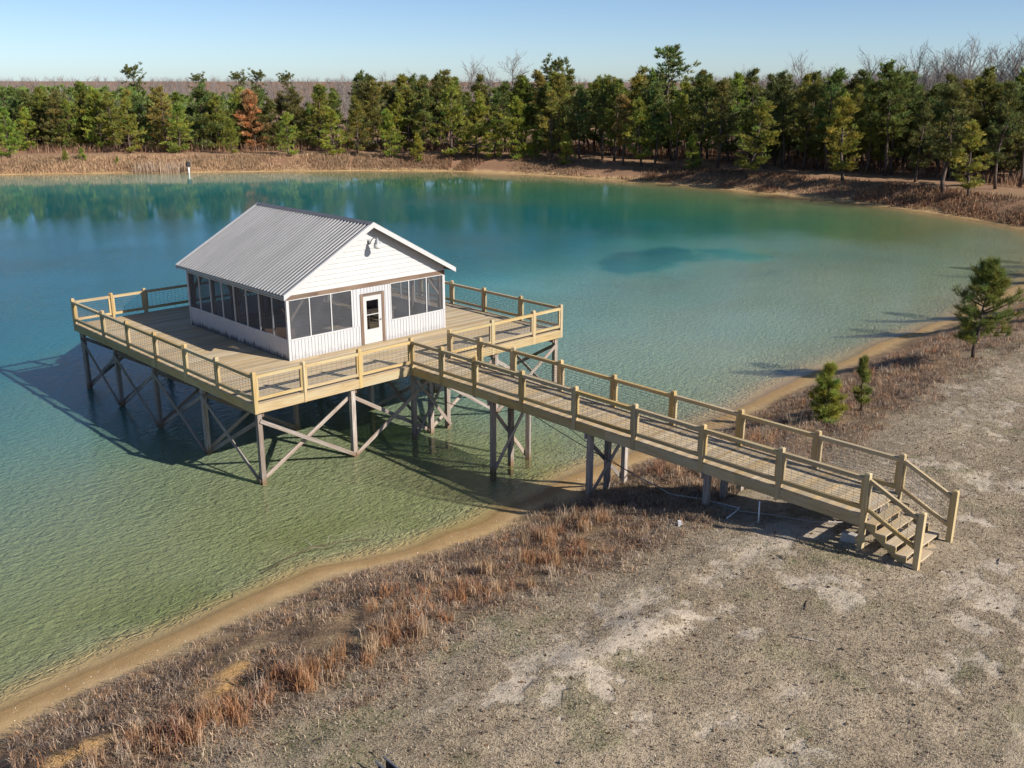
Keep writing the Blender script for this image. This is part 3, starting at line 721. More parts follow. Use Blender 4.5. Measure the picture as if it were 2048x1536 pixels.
# lapped gable boards, front and back
def gable(yw, s):
    z = TOP+.182; pitch = .195
    while z < RZ-.18:
        z2 = min(z+pitch, RZ-.13)
        hw = lambda q: max(.02, (RZ-.10-q)/SL-.0)
        a, b = min(hw(z), XM-X0+.02), min(hw(z2), XM-X0+.02)
        V = [(XM-a, yw+s*.034, z), (XM+a, yw+s*.034, z), (XM+b, yw+s*.012, z2), (XM-b, yw+s*.012, z2), (XM-a, yw-s*.01, z), (XM+a, yw-s*.01, z), (XM+b, yw-s*.01, z2), (XM-b, yw-s*.01, z2)]
        obj('siding_board', mesh('siding_board', V, [(0, 1, 2, 3), (7, 6, 5, 4), (0, 4, 5, 1), (3, 2, 6, 7), (0, 3, 7, 4), (1, 5, 6, 2)]), M['white'], cabin); z += pitch
gable(Y0, -1); gable(Y1, 1)
# roof: deck boards below, ribbed sheets above
rv = []
for (xa, za), (xb, zb) in (((X0-OX+.04, EZ+.04*SL), (XM, RZ)), ((XM, RZ), (X1+OX-.04, EZ+.04*SL))): pass
V = [(X0-OX+.03, YF+.04, EZ-.05+.03*SL), (XM, YF+.04, RZ-.05), (X1+OX-.03, YF+.04, EZ-.05+.03*SL), (X1+OX-.03, YF+.04, EZ-.09+.03*SL), (XM, YF+.04, RZ-.09), (X0-OX+.03, YF+.04, EZ-.09+.03*SL)]
V += [(x, YB-.04, z) for x, _, z in V]
F = [(0, 1, 7, 6), (1, 2, 8, 7), (2, 3, 9, 8), (3, 4, 10, 9), (4, 5, 11, 10), (5, 0, 6, 11), (0, 5, 4, 1), (1, 4, 3, 2), (6, 7, 10, 11), (7, 8, 9, 10)]
roof = obj('roof', mesh('roof', V, F), M['brown_wood'], cabin)
def roof_sheet(side, ya, yb):
    """one ribbed sheet from eave to ridge"""
    rib = .2286; prof = [(ya, 0)]
    for i in range(60):
        k = YF+.09+i*rib
        if ya+.035 < k < yb-.035: prof += [(k-.046, 0), (k-.018, .045), (k+.018, .045), (k+.046, 0)]
    prof.append((yb, 0)); prof.sort()
    e = Vector(((X0-OX) if side < 0 else (X1+OX), 0, EZ)); t = Vector((XM, 0, RZ)); nn = Vector((-SL*(1 if side < 0 else -1), 0, 1)).normalized(); V = []
    for p in (e, t):
        for y, o in prof: V.append(p+nn*(o-.004)+Vector((0, y, 0)))
    n = len(prof); F = [((i, n+i, n+i+1, i+1) if side < 0 else (i, i+1, n+i+1, n+i)) for i in range(n-1)]
    obj('roof_sheet', mesh('roof_sheet', V, F[::1]), M['roof'], roof)
cuts = [YF]+[YF+.09+(4*k+3.5)*.2286 for k in range(9)]+[YB]
for side in (-1, 1):
    for a, b in zip(cuts[:-1], cuts[1:]): roof_sheet(side, a, b)
# ridge cap
cw = .16; V = []
for y in (YF-.01, YB+.01):
    for x, z in ((XM-cw, RZ-cw*SL+.045), (XM, RZ+.05), (XM+cw, RZ-cw*SL+.045), (XM+cw, RZ-cw*SL+.036), (XM, RZ+.041), (XM-cw, RZ-cw*SL+.036)): V.append((x, y, z))
obj('ridge_cap', mesh('ridge_cap', V, [(0, 1, 7, 6), (1, 2, 8, 7), (2, 3, 9, 8), (3, 4, 10, 9), (4, 5, 11, 10), (5, 0, 6, 11), (5, 4, 1, 0), (4, 3, 2, 1), (6, 7, 10, 11), (7, 8, 9, 10)]), M['roof'], roof)
# rake boards and eave trim
for y, s in ((YF, -1), (YB, 1)):
    for side in (-1, 1):
        xe = X0-OX-.02 if side < 0 else X1+OX+.02
        a = Vector((xe, y, EZ-.02*SL-.085)); b = Vector((XM, y, RZ-.085)); 
        V = []
        for yy in (y-.02, y+.02):
            V += [(xe, yy, EZ-.02*SL-.155), (XM, yy, RZ-.175), (XM, yy, RZ+.012), (xe, yy, EZ-.02*SL+.022)]
        obj('rake_board', mesh('rake_board', V, BOXF), M['white'], roof)
        sx_ = 1 if side < 0 else -1          # metal rake flashing on the sheets
        V = []
        for yy in (y-.024, y+.075):
            V += [(xe, yy, EZ-.02*SL+.026), (XM, yy, RZ+.016), (XM, yy, RZ+.038), (xe, yy, EZ-.02*SL+.044)]
        obj('rake_flashing', mesh('rake_flashing', V, BOXF), M['white_trim'], roof)
for x in (X0-OX, X1+OX): beam('eave_trim', (x+(.012 if x < XM else -.012), YF+.03, EZ-.07), (x+(.012 if x < XM else -.012), YB-.03, EZ-.07), .03, .10, M['grey_metal'], roof)
# door
for n_, lo, hi in (('door_jamb', (7.08, Y0-.05, H+.003), (7.212, Y0+.06, H+2.13)), ('door_jamb', (8.142, Y0-.05, H+.003), (8.28, Y0+.06, H+2.13)), ('door_head', (7.214, Y0-.048, H+2.03), (8.14, Y0+.06, H+2.128))):
    lo = Vector(lo); hi = Vector(hi); s = hi-lo; c = (lo+hi)/2
    if n_ == 'door_jamb': beam(n_, (c.x, c.y, lo.z), (c.x, c.y, hi.z), s.x, s.y, M['brown_wood'], cabin, (0, 1, 0))
    else: beam(n_, (lo.x, c.y, c.z), (hi.x, c.y, c.z), s.y, s.z, M['brown_wood'], cabin)
parts = [boxa((7.215, Y0-.03, H+.02), (7.38, Y0+.015, H+2.026)), boxa((7.975, Y0-.03, H+.02), (8.139, Y0+.015, H+2.026)), boxa((7.38, Y0-.03, H+.02), (7.975, Y0+.015, H+.62)), boxa((7.38, Y0-.03, H+1.83), (7.975, Y0+.015, H+2.026)), boxa((7.38, Y0-.034, H+1.215), (7.975, Y0+.012, H+1.25))]
V, F = join(parts); door = obj('door', mesh('door', V, F), M['white'], cabin)
for za, zb in ((.62, 1.215), (1.25, 1.83)):
    obj('pane', mesh('pane', [(7.38, Y0-.01, H+za), (7.975, Y0-.01, H+za), (7.975, Y0-.01, H+zb), (7.38, Y0-.01, H+zb)], [(0, 1, 2, 3)]), M['glass'], door)
V, F = lathe([(.0, .07), (.03, .065), (.036, .045), (.014, .02), (.014, 0)], 10)
obj('knob', mesh('knob', [(8.06+x, Y0-.03-z, H+.98+y) for x, y, z in V], F, True), M['grey_metal'], door)

# yard light on the gable
lamp = thing('wall_lamp', (7.62, Y0-.03, H+4.2), 'grey yard light with a globe on a curved arm on the cabin gable', 'lamp')
block('mounting_plate', (7.57, Y0-.075, H+4.13), (7.67, Y0-.031, H+4.3), M['lamp_grey'], lamp)
tube('arm', [(7.62, Y0-.07, H+4.14), (7.62, Y0-.12, H+4.16), (7.635, Y0-.2, H+4.3), (7.66, Y0-.32, H+4.42), (7.69, Y0-.44, H+4.42), (7.70, Y0-.5, H+4.36)], .021, M['lamp_grey'], lamp, 8)
V, F = lathe([(0, .17), (.045, .165), (.05, .10), (.085, .08), (.095, .0), (.125, -.03), (.13, -.07)], 16)
obj('lamp_head', mesh('lamp_head', V, F, True), M['lamp_grey'], lamp, Matrix.Translation((7.70, Y0-.5, H+4.26)))
V, F = lathe([(.125, 0), (.15, -.06), (.155, -.12), (.14, -.17), (.10, -.205), (.0, -.215)], 16)
obj('globe', mesh('globe', V, F, True), M['globe'], lamp, Matrix.Translation((7.70, Y0-.5, H+4.20)))

# a few things seen through the screens
tb = thing('picnic_table', (9.6, 6.2, H), 'wooden table seen dimly through the screens right of the door', 'table')
for k in range(4): beam('table_plank', (8.7, 5.85+.19*k, H+.75), (10.5, 5.85+.19*k, H+.75), .18, .04, M['grey_wood'], tb)
for x in (8.95, 10.25):
    for y in (5.9, 6.35): beam('leg', (x, y, H+.003), (x, y, H+.728), .08, .08, M['grey_wood'], tb)
def leaning(name, a, b, c, label, mat):
    """a sheet: two foot corners a,b and the direction c up to its top edge"""
    a, b, c = Vector(a), Vector(b), Vector(c); n = (b-a).cross(c).normalized()*.012
    V = [a-n, b-n, b+c-n, a+c-n, a+n, b+n, b+c+n, a+c+n]
    return tag(obj(name, mesh(name, V, BOXF), mat), label, 'board', 'plywood leaning inside the cabin')
leaning('plywood_board', (4.05, 5.2, H+.02), (4.5, 4.6, H+.02), (-.12, -.1, 1.05), 'tan plywood sheet leaning inside the near corner of the cabin', M['ply'])
leaning('plywood_board', (4.05, 6.3, H+.02), (4.6, 5.7, H+.02), (-.14, -.1, .8), 'lower plywood sheet leaning inside the second screen from the corner', M['ply'])

# ---------------------------------------------------------------- pines
def rot_basis(d):
    d = d/np.linalg.norm(d); ref = np.array([0, 0, 1.0]) if abs(d[2]) < .9 else np.array([1.0, 0, 0])
    u = np.cross(d, ref); u /= np.linalg.norm(u); return d, u, np.cross(d, u)
def pine_arrays(seed, h, cb, rmax, tuft, nblade, blade_w, shape='cone', whorl=.5, limbs=5, lean=(0, 0), gaps=.08, per=9, clump=.5, spread=.75):
    """one pine of height h: needle tufts gathered in clumps along the limbs (V, F, tone) and wood (V, F)"""
    g = np.random.default_rng(seed)
    nz = 9; zz = np.linspace(0, h, nz); bend = np.cumsum(g.normal(0, .012*h, (nz, 2)), 0); bend -= bend[0]
    tx = bend[:, 0]+lean[0]*(zz/h)**1.2; ty = bend[:, 1]+lean[1]*(zz/h)**1.2
    axis = lambda z: np.array([np.interp(z, zz, tx), np.interp(z, zz, ty), z])
    r_base = .014*h+.03
    wood = [tube_arrays([axis(z) for z in zz], [max(.015, r_base*(1-.93*z/h)) for z in zz], 7)]
    cen = []; dirs = []; tones = []; ph1, ph2 = g.uniform(0, 6.28, 2)
    def cluster(c, d, r, n):
        tn = g.uniform(.70, 1.35); hu = g.normal(0, .07)
        for _ in range(n):
            o = g.normal(0, 1, 3); o /= np.linalg.norm(o)+1e-6; o *= r*g.random()**.45; o[2] *= .62
            cen.append(c+o); dd = d*.45+o/r*.8+np.array([0, 0, .6]); dirs.append(dd); tones.append((tn*g.uniform(.85, 1.15), hu))
    z = cb*h
    while z < h*.97:
        t = (z-cb*h)/(h*(1-cb))
        if shape == 'cone': R_ = rmax*min(1, .62+t*2.0)*(1-t)**.68
        elif shape == 'spire': R_ = rmax*min(1, .45+t*2.4)*max(.04, 1-t**1.7)**.75
        else: R_ = rmax*math.sqrt(max(.05, 1-(2*t-.95)**2/1.15))
        R_ = max(R_, .18*tuft+.1)
        for k in range(limbs+int(g.integers(-1, 2))):
            if g.random() < gaps: continue
            a = g.uniform(0, 2*math.pi); ln = R_*g.uniform(.6, 1.12)*(1+.26*math.sin(2*a+ph1+z*.9)*math.sin(a+ph2-z*.6))
            el = R(g.uniform(-8, 20)+50*t) if shape != 'round' else R(g.uniform(-10, 34)+34*t)
            p0 = axis(z+g.uniform(-.3, .3)*whorl)
            d = np.array([math.cos(a)*math.cos(el), math.sin(a)*math.cos(el), math.sin(el)])
            mid = p0+d*ln*.55; tip = p0+d*ln+np.array([0, 0, .10*ln])
            wood.append(tube_arrays([p0, mid, tip], [.05*ln/3+.016, .028*ln/3+.010, .008], 3, False))
            side = np.cross(d, [0, 0, 1]); side /= np.linalg.norm(side)
            cr = clump*g.uniform(.75, 1.25)*(1-.35*t)
            cluster(tip, d, cr, per)
            if ln > cr*1.3:
                for q_ in (-1, 1):
                    if g.random() < .8: cluster(p0+d*ln*g.uniform(.55, .8)+side*q_*ln*g.uniform(.18, .38)+np.array([0, 0, .05*ln]), d+side*q_*.6, cr*.85, max(2, per-2))
            if ln > cr*2.6 and g.random() < .75: cluster(p0+d*ln*g.uniform(.35, .5), d, cr*.8, max(2, per-3))
        z += whorl*(1-.4*t)*g.uniform(.8, 1.2)
    cluster(axis(h*.965), np.array([0, 0, 1.0]), clump*.45, per)
    for k in range(4): cen.append(axis(h)-np.array([0, 0, .12*k])); dirs.append(np.array([0, 0, 1.0])+g.normal(0, .1, 3)); tones.append((1.1, 0))
    C_ = np.array(cen); Dv = np.array(dirs); Dv /= np.linalg.norm(Dv, axis=1)[:, None]; n = len(C_); TN = np.array(tones)
    dirn = Dv[:, None, :]+g.normal(0, spread*.62, (n, nblade, 3)); dirn /= np.linalg.norm(dirn, axis=2)[:, :, None]
    ln = tuft*g.uniform(.6, 1.15, (n, nblade, 1)); wv = np.cross(dirn, g.normal(0, 1, (n, nblade, 3))); wv /= np.linalg.norm(wv, axis=2)[:, :, None]
    b0 = C_[:, None, :]-Dv[:, None, :]*tuft*g.uniform(0, .7, (n, nblade, 1)); wv = wv*blade_w*.5
    V = np.stack([b0-wv, b0+wv, b0+dirn*ln], 2).reshape(-1, 3); F = np.arange(len(V)).reshape(-1, 3)
    tone = np.repeat(TN[:, :1]*g.uniform(.8, 1.2, (n, nblade)), 3); hue = np.repeat(np.repeat(TN[:, 1:], nblade, 1), 3)
    tone3 = np.stack([tone*(1+hue*1.6), tone, tone*(1-hue*.8)], -1)
    wv_, wf_ = join(wood)
    return V, F, tone3, wv_, wf_
def pine_proto(seed, h, *a, **k):
    V, F, tone, wv, wf = pine_arrays(seed, h, *a, **k)
    mc = fast_mesh('pine_crown', V, F); cattr(mc, 'tone', tone); mc.materials.append(M['needles'])
    mt = mesh('pine_trunk', wv, wf, True); mt.materials.append(M['bark'])
    return mt, mc, h
FULL = [pine_proto(s, 9.0, .06, 2.9+.25*(s % 3), .40, 9, .075, 'cone', .95, 6, gaps=.12, per=9, clump=.62) for s in (1, 2, 3, 4)]
TALL = [pine_proto(s, 12.0, cb, rm, .42, 9, .078, 'spire', 1.05, 6, gaps=.20, per=9, clump=.66) for s, cb, rm in ((11, .22, 2.7), (12, .34, 2.5), (13, .15, 3.0), (14, .28, 2.3), (15, .40, 2.8))]
YOUNG = [pine_proto(s, 4.2, .06, 1.35, .32, 10, .05, 'cone', .55, 6, per=8, clump=.34) for s in (21, 22)]
CROWN = [pine_proto(s, 15.0, .50, 3.1, .42, 9, .085, 'round', .95, 6, gaps=.28, per=9, clump=.60) for s in (31, 32)]
def place_pine(proto, x, y, h, colour, label, group=None, wide=1.0, tilt=(0, 0), rz=None, name='pine_tree', parts=True):
    mt, mc, h0 = proto; z = float(ground_z(np.array([x]), np.array([y]))[0]); s = h/h0
    T = Matrix.Translation((x, y, z-.05)) @ Matrix.Rotation(tilt[0], 4, 'X') @ Matrix.Rotation(tilt[1], 4, 'Y') @ Matrix.Rotation(rz if rz is not None else random.uniform(0, 6.28), 4, 'Z') @ Matrix.Diagonal((s*wide, s*wide, s, 1))
    t = link(bpy.data.objects.new(name, None), None, T); tag(t, label, 'tree', group)
    for nm, me in (('trunk', mt), ('crown', mc)):
        o = link(bpy.data.objects.new(nm, me), t, T); o.color = (*colour, 1)
    return t
PC = {'y': (.31, .335, .060), 'g': (.255, .262, .060), 'l': (.315, .318, .062), 'd': (.185, .200, .058), 'r': (.31, .255, .075), 'x': (.50, .30, .12)}
FRONT = [(35.0,134.2,7.3,'f','y'),(45.0,149.1,9.6,'f','g'),(49.3,141.8,10.8,'f','g'),(50.6,137.8,9.7,'f','l'),(51.5,128.9,8.4,'f','y'),(57.7,129.1,9.9,'f','r'),(57.7,124.6,7.8,'f','l'),(63.2,126.9,10.3,'f','d'),(65.0,125.2,8.4,'f','g'),(63.6,118.5,5.4,'f','y'),(69.5,121.7,9.7,'f','x'),(72.1,119.9,8.4,'f','d'),(68.9,110.2,6.6,'f','y'),(75.7,119.3,9.6,'f','d'),(78.9,116.6,10.5,'f','g'),(74.6,106.0,7.4,'f','l'),(79.1,106.0,8.6,'f','g'),(83.6,109.2,10.6,'f','d'),(80.3,98.9,7.5,'f','y'),(88.6,104.6,10.3,'f','g'),(82.4,94.6,4.1,'s','y'),(92.4,102.4,12.1,'t','d'),(87.7,92.4,11.3,'f','l'),(91.2,90.9,9.6,'f','y'),(90.4,85.6,6.2,'f','y'),(95.8,89.4,10.9,'t','d'),(92.8,82.8,9.0,'f','l'),(94.5,80.7,4.1,'s','l'),(95.4,77.8,10.5,'t','g'),(94.2,73.6,4.6,'s','l'),(97.3,73.9,10.8,'t','d'),(98.4,70.3,11.8,'t','d'),(98.6,68.2,11.5,'t','g'),(97.2,65.2,9.7,'t','r'),(97.5,62.1,9.5,'t','g'),(99.0,60.8,11.4,'t','d'),(99.9,57.9,9.6,'t','l'),(98.2,53.6,4.7,'s','l'),(100.8,54.4,12.2,'t','d'),(100.6,51.2,11.6,'t','d'),(96.5,43.8,10.2,'t','l'),(102.4,44.8,12.1,'t','d'),(104.0,43.1,12.2,'t','d'),(104.5,40.4,12.4,'t','d'),(103.2,36.4,12.6,'t','d'),(98.2,31.2,10.2,'t','l'),(104.2,31.4,11.2,'t','g'),(104.4,28.9,13.3,'t','d'),(100.0,23.0,9.1,'t','d'),(95.5,17.7,11.5,'t','d'),(94.1,14.3,8.1,'t','l'),(99.4,13.6,11.3,'t','d'),(102.5,12.1,10.7,'t','d'),(40.5,126.8,1.9,'s','y'),(42.7,126.0,2.1,'s','l'),(46.2,121.8,1.3,'s','y')]
SPECIAL = {10: 'rust-brown dead pine standing among the green pines behind the far shore',
  40: 'bright yellow-green pine with a bare lower trunk at the water\'s edge right of centre',
  45: 'yellow-green pine on the right-hand bank with spreading lower branches',
  47: 'tallest dark pine at the right, its spire above the wood',
  49: 'broad dark green pine with twin trunks low on the right-hand bank',
  50: 'bright green pine leaning beside the broad dark pine on the right-hand bank',
  0: 'yellow-green pine at the far left edge of the picture behind the pond',
  20: 'small yellow-green sapling pine at the foot of the far bank near the middle'}
NAME_ = {'y': 'yellow-green', 'g': 'mid green', 'l': 'light green', 'd': 'dark green', 'r': 'partly browned', 'x': 'dead brown'}
cnt = {'f': 0, 't': 0, 's': 0}
for i, (x, y, h, k, c) in enumerate(FRONT):
    protos = {'f': FULL, 't': TALL, 's': YOUNG}[k]; pr = protos[cnt[k] % len(protos)]; cnt[k] += 1
    form = {'f': 'bushy %s pine branched to the ground behind the far shore', 't': 'tall %s pine with a clear trunk in the front of the far wood', 's': 'young %s pine on the grassy far bank'}[k] % NAME_[c]
    tl = (0, 0)
    if i == 50: tl = (R(-3), R(7))
    if i == 40: tl = (R(2), R(5))
    col = tuple(v*random.uniform(.88, 1.12) for v in PC[c])
    place_pine(pr, x, y, h, col, SPECIAL.get(i, form), None if i in SPECIAL else form.replace(' pine', ' pines', 1), random.uniform(.98, 1.25)*(1.12 if i in (49, 40, 45) else 1), tl)
# the rows behind, along the far shore
shore_far = [(100, 6), (98.5, 14), (99, 30), (99.5, 44), (100, 57), (96.5, 75), (89.5, 92), (76.5, 104.5), (58.5, 117.5), (45, 127), (33, 135), (22, 142)]
sp = np.array(shore_far, float); seg = np.hypot(*np.diff(sp, axis=0).T); cum = np.concatenate([[0], np.cumsum(seg)])
g = np.random.default_rng(5)
for row, (off, n, hh) in enumerate(((8, 56, 10.8), (12, 58, 11.2), (17, 58, 11.4), (23, 54, 11.4))):
    for k in range(n):
        s = (k+g.uniform(.1, .9))/n*cum[-1]; x = np.interp(s, cum, sp[:, 0]); y = np.interp(s, cum, sp[:, 1])
        j = min(len(seg)-1, max(0, np.searchsorted(cum, s)-1)); t = (sp[j+1]-sp[j])/seg[j]; nrm = np.array([t[1], -t[0]])
        o = off+g.uniform(-1.8, 1.8); x += nrm[0]*o; y += nrm[1]*o
        left = s > cum[-1]*.62
        if float(shore_dist(np.array([x]), np.array([y]))[0]) < (18 if left else 11.5): continue
        h = hh*(g.uniform(.62, 1.12)*.76 if left else g.uniform(.78, 1.14))
        pr = TALL[int(g.integers(0, 4))] if not left or g.random() < .3 else FULL[int(g.integers(0, 3))]
        cn = ['d', 'd', 'g', 'd', 'l', 'g', 'd', 'r', 'd', 'g'][int(g.integers(0, 10))]; c = PC[cn]
        part_ = ['right-hand end', 'right half', 'middle', 'left half', 'left-hand end'][min(4, int(s/cum[-1]*5))]
        row_lbl = '%s pine, %s row behind the front trees, %s of wood' % (NAME_[cn], ['first', 'second', 'third', 'hindmost'][row], part_)
        place_pine(pr, float(x), float(y), float(h), tuple(v*g.uniform(.8, 1.1)*(1.15 if left else 1) for v in c), row_lbl, row_lbl.replace(' pine,', ' pines,'), float(g.uniform(.95, 1.35)))
for (x, y, h), lbl in zip([(76.5,182.3,13.4),(101.8,203.6,11.8),(105.2,190.4,12.2),(111.5,192.7,12.6),(115.0,184.7,12.0),(104.0,85.3,14.2),(104.3,61.8,15.2)],
    ['tall round-crowned pine far behind the wood at the left', 'small round pine crown on the skyline left of the cabin ridge', 'broad pine crown on the skyline above the cabin roof, left of the pair', 'broad pine crown on the skyline above the cabin roof, right of the pair',
     'lone round pine crown on the skyline right of the pair above the cabin', 'tall thin-crowned pine rising above the wood at the middle', 'tallest open-crowned pine with sky showing through its branches, right of centre']):
    big = h > 14.5
    place_pine(CROWN[0 if big else 1], x, y, h, PC['d'] if not big else (.20, .24, .08), lbl, None, 1.35 if big else 1.08)
# pines along the near bank at the right; the ones beyond the frame throw shadows onto the beach
def near_pine(seed, x, y, h, cb, rm, label, col, tuft=.30, **kw):
    pr = pine_proto(seed, h, cb, rm, tuft, kw.pop('nb', 16), .017, kw.pop('shape', 'cone'), kw.pop('whorl', .30), kw.pop('limbs', 8), per=8, clump=kw.pop('clump', .26), spread=.9, gaps=kw.pop('gaps', .12), lean=kw.pop('lean', (0, 0)))
    return place_pine(pr, x, y, h, col, label, kw.get('group'), 1.0, (0, 0), 0)
near_pine(46, 28.4, -12.56, 4.4, .25, 1.75, 'dark green young pine with a leaning bare trunk at the right edge', (.19, .215, .05), .28, lean=(.36, -.1), clump=.25, gaps=.24, limbs=7)
near_pine(42, 17.1, -11.7, 2.25, .05, .78, 'short bushy bright green pine beside the walkway on the near bank', (.33, .34, .065), .24, clump=.16, whorl=.30, gaps=.2)
near_pine(43, 18.9, -12.2, 2.15, .26, .40, 'thin dark little pine just behind the bushy bright green one', (.24, .255, .065), .20, gaps=.42, clump=.11, whorl=.28)
for k, (x, y, h) in enumerate([(38.6, -12.2, 4.3), (44.2, -11.6, 4.3), (61.8, -7.2, 4.6), (67.3, -9.2, 4.6), (59, -11, 4)]):
    place_pine(YOUNG[k % 2], x, y, h, PC['g'], 'pine beyond the right edge of the frame, shading the beach', 'pines beyond the right edge on the near bank', 1.0)

# ---------------------------------------------------------------- bare hardwoods
def bare_arrays(seed, h, twig=True, lvl=3, nb=(9, 5, 5), slender=.30):
    g = np.random.default_rng(seed); parts = []
    tri_v = []
    def grow(p, d, ln, r, level):
        pts = [p]; dd = d.copy(); nseg = 4 if level == 0 else 2
        for k in range(nseg):
            dd = dd+g.normal(0, .07 if level == 0 else .16, 3)+np.array([0, 0, .05]); dd /= np.linalg.norm(dd); pts.append(pts[-1]+dd*ln/nseg)
        if level < lvl: parts.append(tube_arrays(pts, [max(.012, r*(1-.8*k/nseg)) for k in range(nseg+1)], 5 if level == 0 else 3, False))
        else:
            side = np.cross(dd, g.normal(0, 1, 3)); side /= np.linalg.norm(side); tri_v.append((pts[0]-side*.013, pts[0]+side*.013, pts[-1]))
            return
        for k in range(nb[level]):
            t = g.uniform(.34 if level == 0 else .2, 1.0); q_ = t*nseg; i = min(nseg-1, int(q_)); b = pts[i]+(pts[i+1]-pts[i])*(q_-i)
            a = g.uniform(0, 6.28); dv, u, v = rot_basis(dd); op = R(g.uniform(24, 50))
            nd = dv*math.cos(op)+(u*math.cos(a)+v*math.sin(a))*math.sin(op); nd[2] += .18; nd /= np.linalg.norm(nd)
            grow(b, nd, ln*(g.uniform(.20, .34)*(1.25-.5*t) if level == 0 else g.uniform(.35, .6)), r*(1-.75*t)*.55+.01, level+1)
    grow(np.zeros(3), np.array([0, 0, 1.0]), h*.92, h*.011+.03, 0)
    V, F = join(parts); o = len(V); V = [tuple(v) for v in V]
    for a, b, c in tri_v: V += [tuple(a), tuple(b), tuple(c)]; F.append((o, o+1, o+2)); o += 3
    return V, F
BARE = []
for s in (51, 52, 53):
    V, F = bare_arrays(s, 14, nb=(24, 7, 6)); me = mesh('bare_tree', V, F); me.materials.append(M['twigs']); BARE.append(me)
BL = [(52.4,159.6,8.8,'pale leafless tree among the pines at the far left'),(115.1,160.8,10.8,None),(121.9,156.0,11.8,None),(130.7,155.5,11.4,None),(117.0,121.4,13.4,'fine-twigged bare tree on the skyline left of the middle'),(130.2,129.7,13.0,None),(119.6,112.1,14.3,'tall pale bare tree on the skyline at the middle of the picture'),
  (148.3,67.9,13.8,None),(159.4,68.6,12.9,None),(140.6,50.7,13.9,None),(138.9,42.8,14.6,'wide bare tree on the skyline just right of the tallest dark pine'),(142.6,46.7,13.7,None),(136.7,35.3,14.6,None),(137.7,32.9,15.4,None),(145.0,33.6,15.2,None),(141.8,30.5,14.7,None),(139.7,27.7,15.0,None),(154.5,44.7,13.7,None),(152.9,105.2,11.8,None),(159.5,87.7,12.1,None),(135,24,14.6,None),(139,39,14,None),(146,28,15.2,None)]
for i, (x, y, h, lbl) in enumerate(BL):
    s = h*.95/13.2; z = float(ground_z(np.array([x]), np.array([y]))[0])
    o = obj('bare_tree', BARE[i % 3], None, None, Matrix.Translation((x, y, z-.1)) @ Matrix.Rotation(random.uniform(0, 6.28), 4, 'Z') @ Matrix.Diagonal((s*1.15, s*1.15, s, 1)))
    tag(o, lbl or 'grey leafless hardwood rising behind the pines on the skyline', 'tree', None if lbl else 'leafless hardwoods on the skyline')
# the leafless forest behind, one mass to the horizon
def scatter_trees(name, mat, protos, pts, hs, tone=None):
    VV = []; FF = []; o = 0; TT = []
    for (x, y), h in zip(pts, hs):
        V, F, hp = protos[int(g.integers(0, len(protos)))]; a = g.uniform(0, 6.28); s = h/hp
        Rm = np.array([[math.cos(a)*s*1.1, -math.sin(a)*s*1.1, 0], [math.sin(a)*s*1.1, math.cos(a)*s*1.1, 0], [0, 0, s]])
        z = 2.4 if y > -1e9 else 0
        VV.append(V @ Rm.T+np.array([x, y, z])); FF.append(F+o); o += len(V)
        if tone is not None: TT.append(np.broadcast_to(np.array(tone)*g.uniform(.7, 1.3), V.shape))
    me = fast_mesh(name, np.vstack(VV), np.vstack(FF))
    if tone is not None: cattr(me, 'tone', np.vstack(TT))
    return obj(name, me, mat)
def tri_only(V, F):
    T = []
    for f in F:
        for k in range(1, len(f)-1): T.append((f[0], f[k], f[k+1]))
    return np.array([tuple(v) for v in V]), np.array(T)
lowb = []
for s in range(60, 65):
    V, F = bare_arrays(s, 12, lvl=2, nb=(18, 9)); V, F = tri_only(V, F); lowb.append((V, F, 11.5))
pts = []; hs = []
for _ in range(2200):
    a = R(g.uniform(11, 76)); d = 175+(g.random()**1.25)*520; x, y = CAM.x+math.sin(a)*d, CAM.y+math.cos(a)*d
    right = sstep(R(50), R(64), np.array([a]))[0]
    pts.append((x, y)); hs.append(g.uniform(.88, 1.02)*(7.2+3.9*min(1, (d-175)/330)+right*3.0))
for _ in range(420):
    a = R(g.uniform(55, 76)); d = g.uniform(158, 235); pts.append((CAM.x+math.sin(a)*d, CAM.y+math.cos(a)*d)); hs.append(g.uniform(9.6, 12.8)*(.84+.16*min(1, (math.degrees(a)-55)/12)))
sdv = shore_dist(np.array([q_[0] for q_ in pts]), np.array([q_[1] for q_ in pts])); ok = sdv > 32
tag(scatter_trees('leafless_forest', M['twigs'], lowb, [q_ for q_, k in zip(pts, ok) if k], [q_ for q_, k in zip(hs, ok) if k]), 'grey-mauve leafless forest stretching to the horizon', 'forest', None, 'stuff')
# young pine plantation far left and pine fill deep in the wood
lowp = []
for s in (71, 72, 73):
    V, F, tone, wv, wf = pine_arrays(s, 9, .12, 2.2, .8, 5, .26, 'cone', 1.5, 4, per=4, clump=.7); lowp.append((V, F, 9.0))
pts = []; hs = []
for _ in range(420):
    a = R(g.uniform(11, 30)); d = g.uniform(196, 300); pts.append((CAM.x+math.sin(a)*d, CAM.y+math.cos(a)*d)); hs.append(g.uniform(7.0, 9.0)*(1 if a < R(24) else .8))
for _ in range(260):
    a = R(g.uniform(28, 74)); d = g.uniform(150, 185)
    pts.append((CAM.x+math.sin(a)*d, CAM.y+math.cos(a)*d)); hs.append(g.uniform(8.0, 9.8))
sdv = shore_dist(np.array([q_[0] for q_ in pts]), np.array([q_[1] for q_ in pts])); ok = sdv > 30
tag(scatter_trees('pine_plantation', M['straw'], lowp, [q_ for q_, k in zip(pts, ok) if k], [q_ for q_, k in zip(hs, ok) if k], (.20, .27, .065)), 'even green young pine plantation reaching back behind the wood edge', 'forest', None, 'stuff')

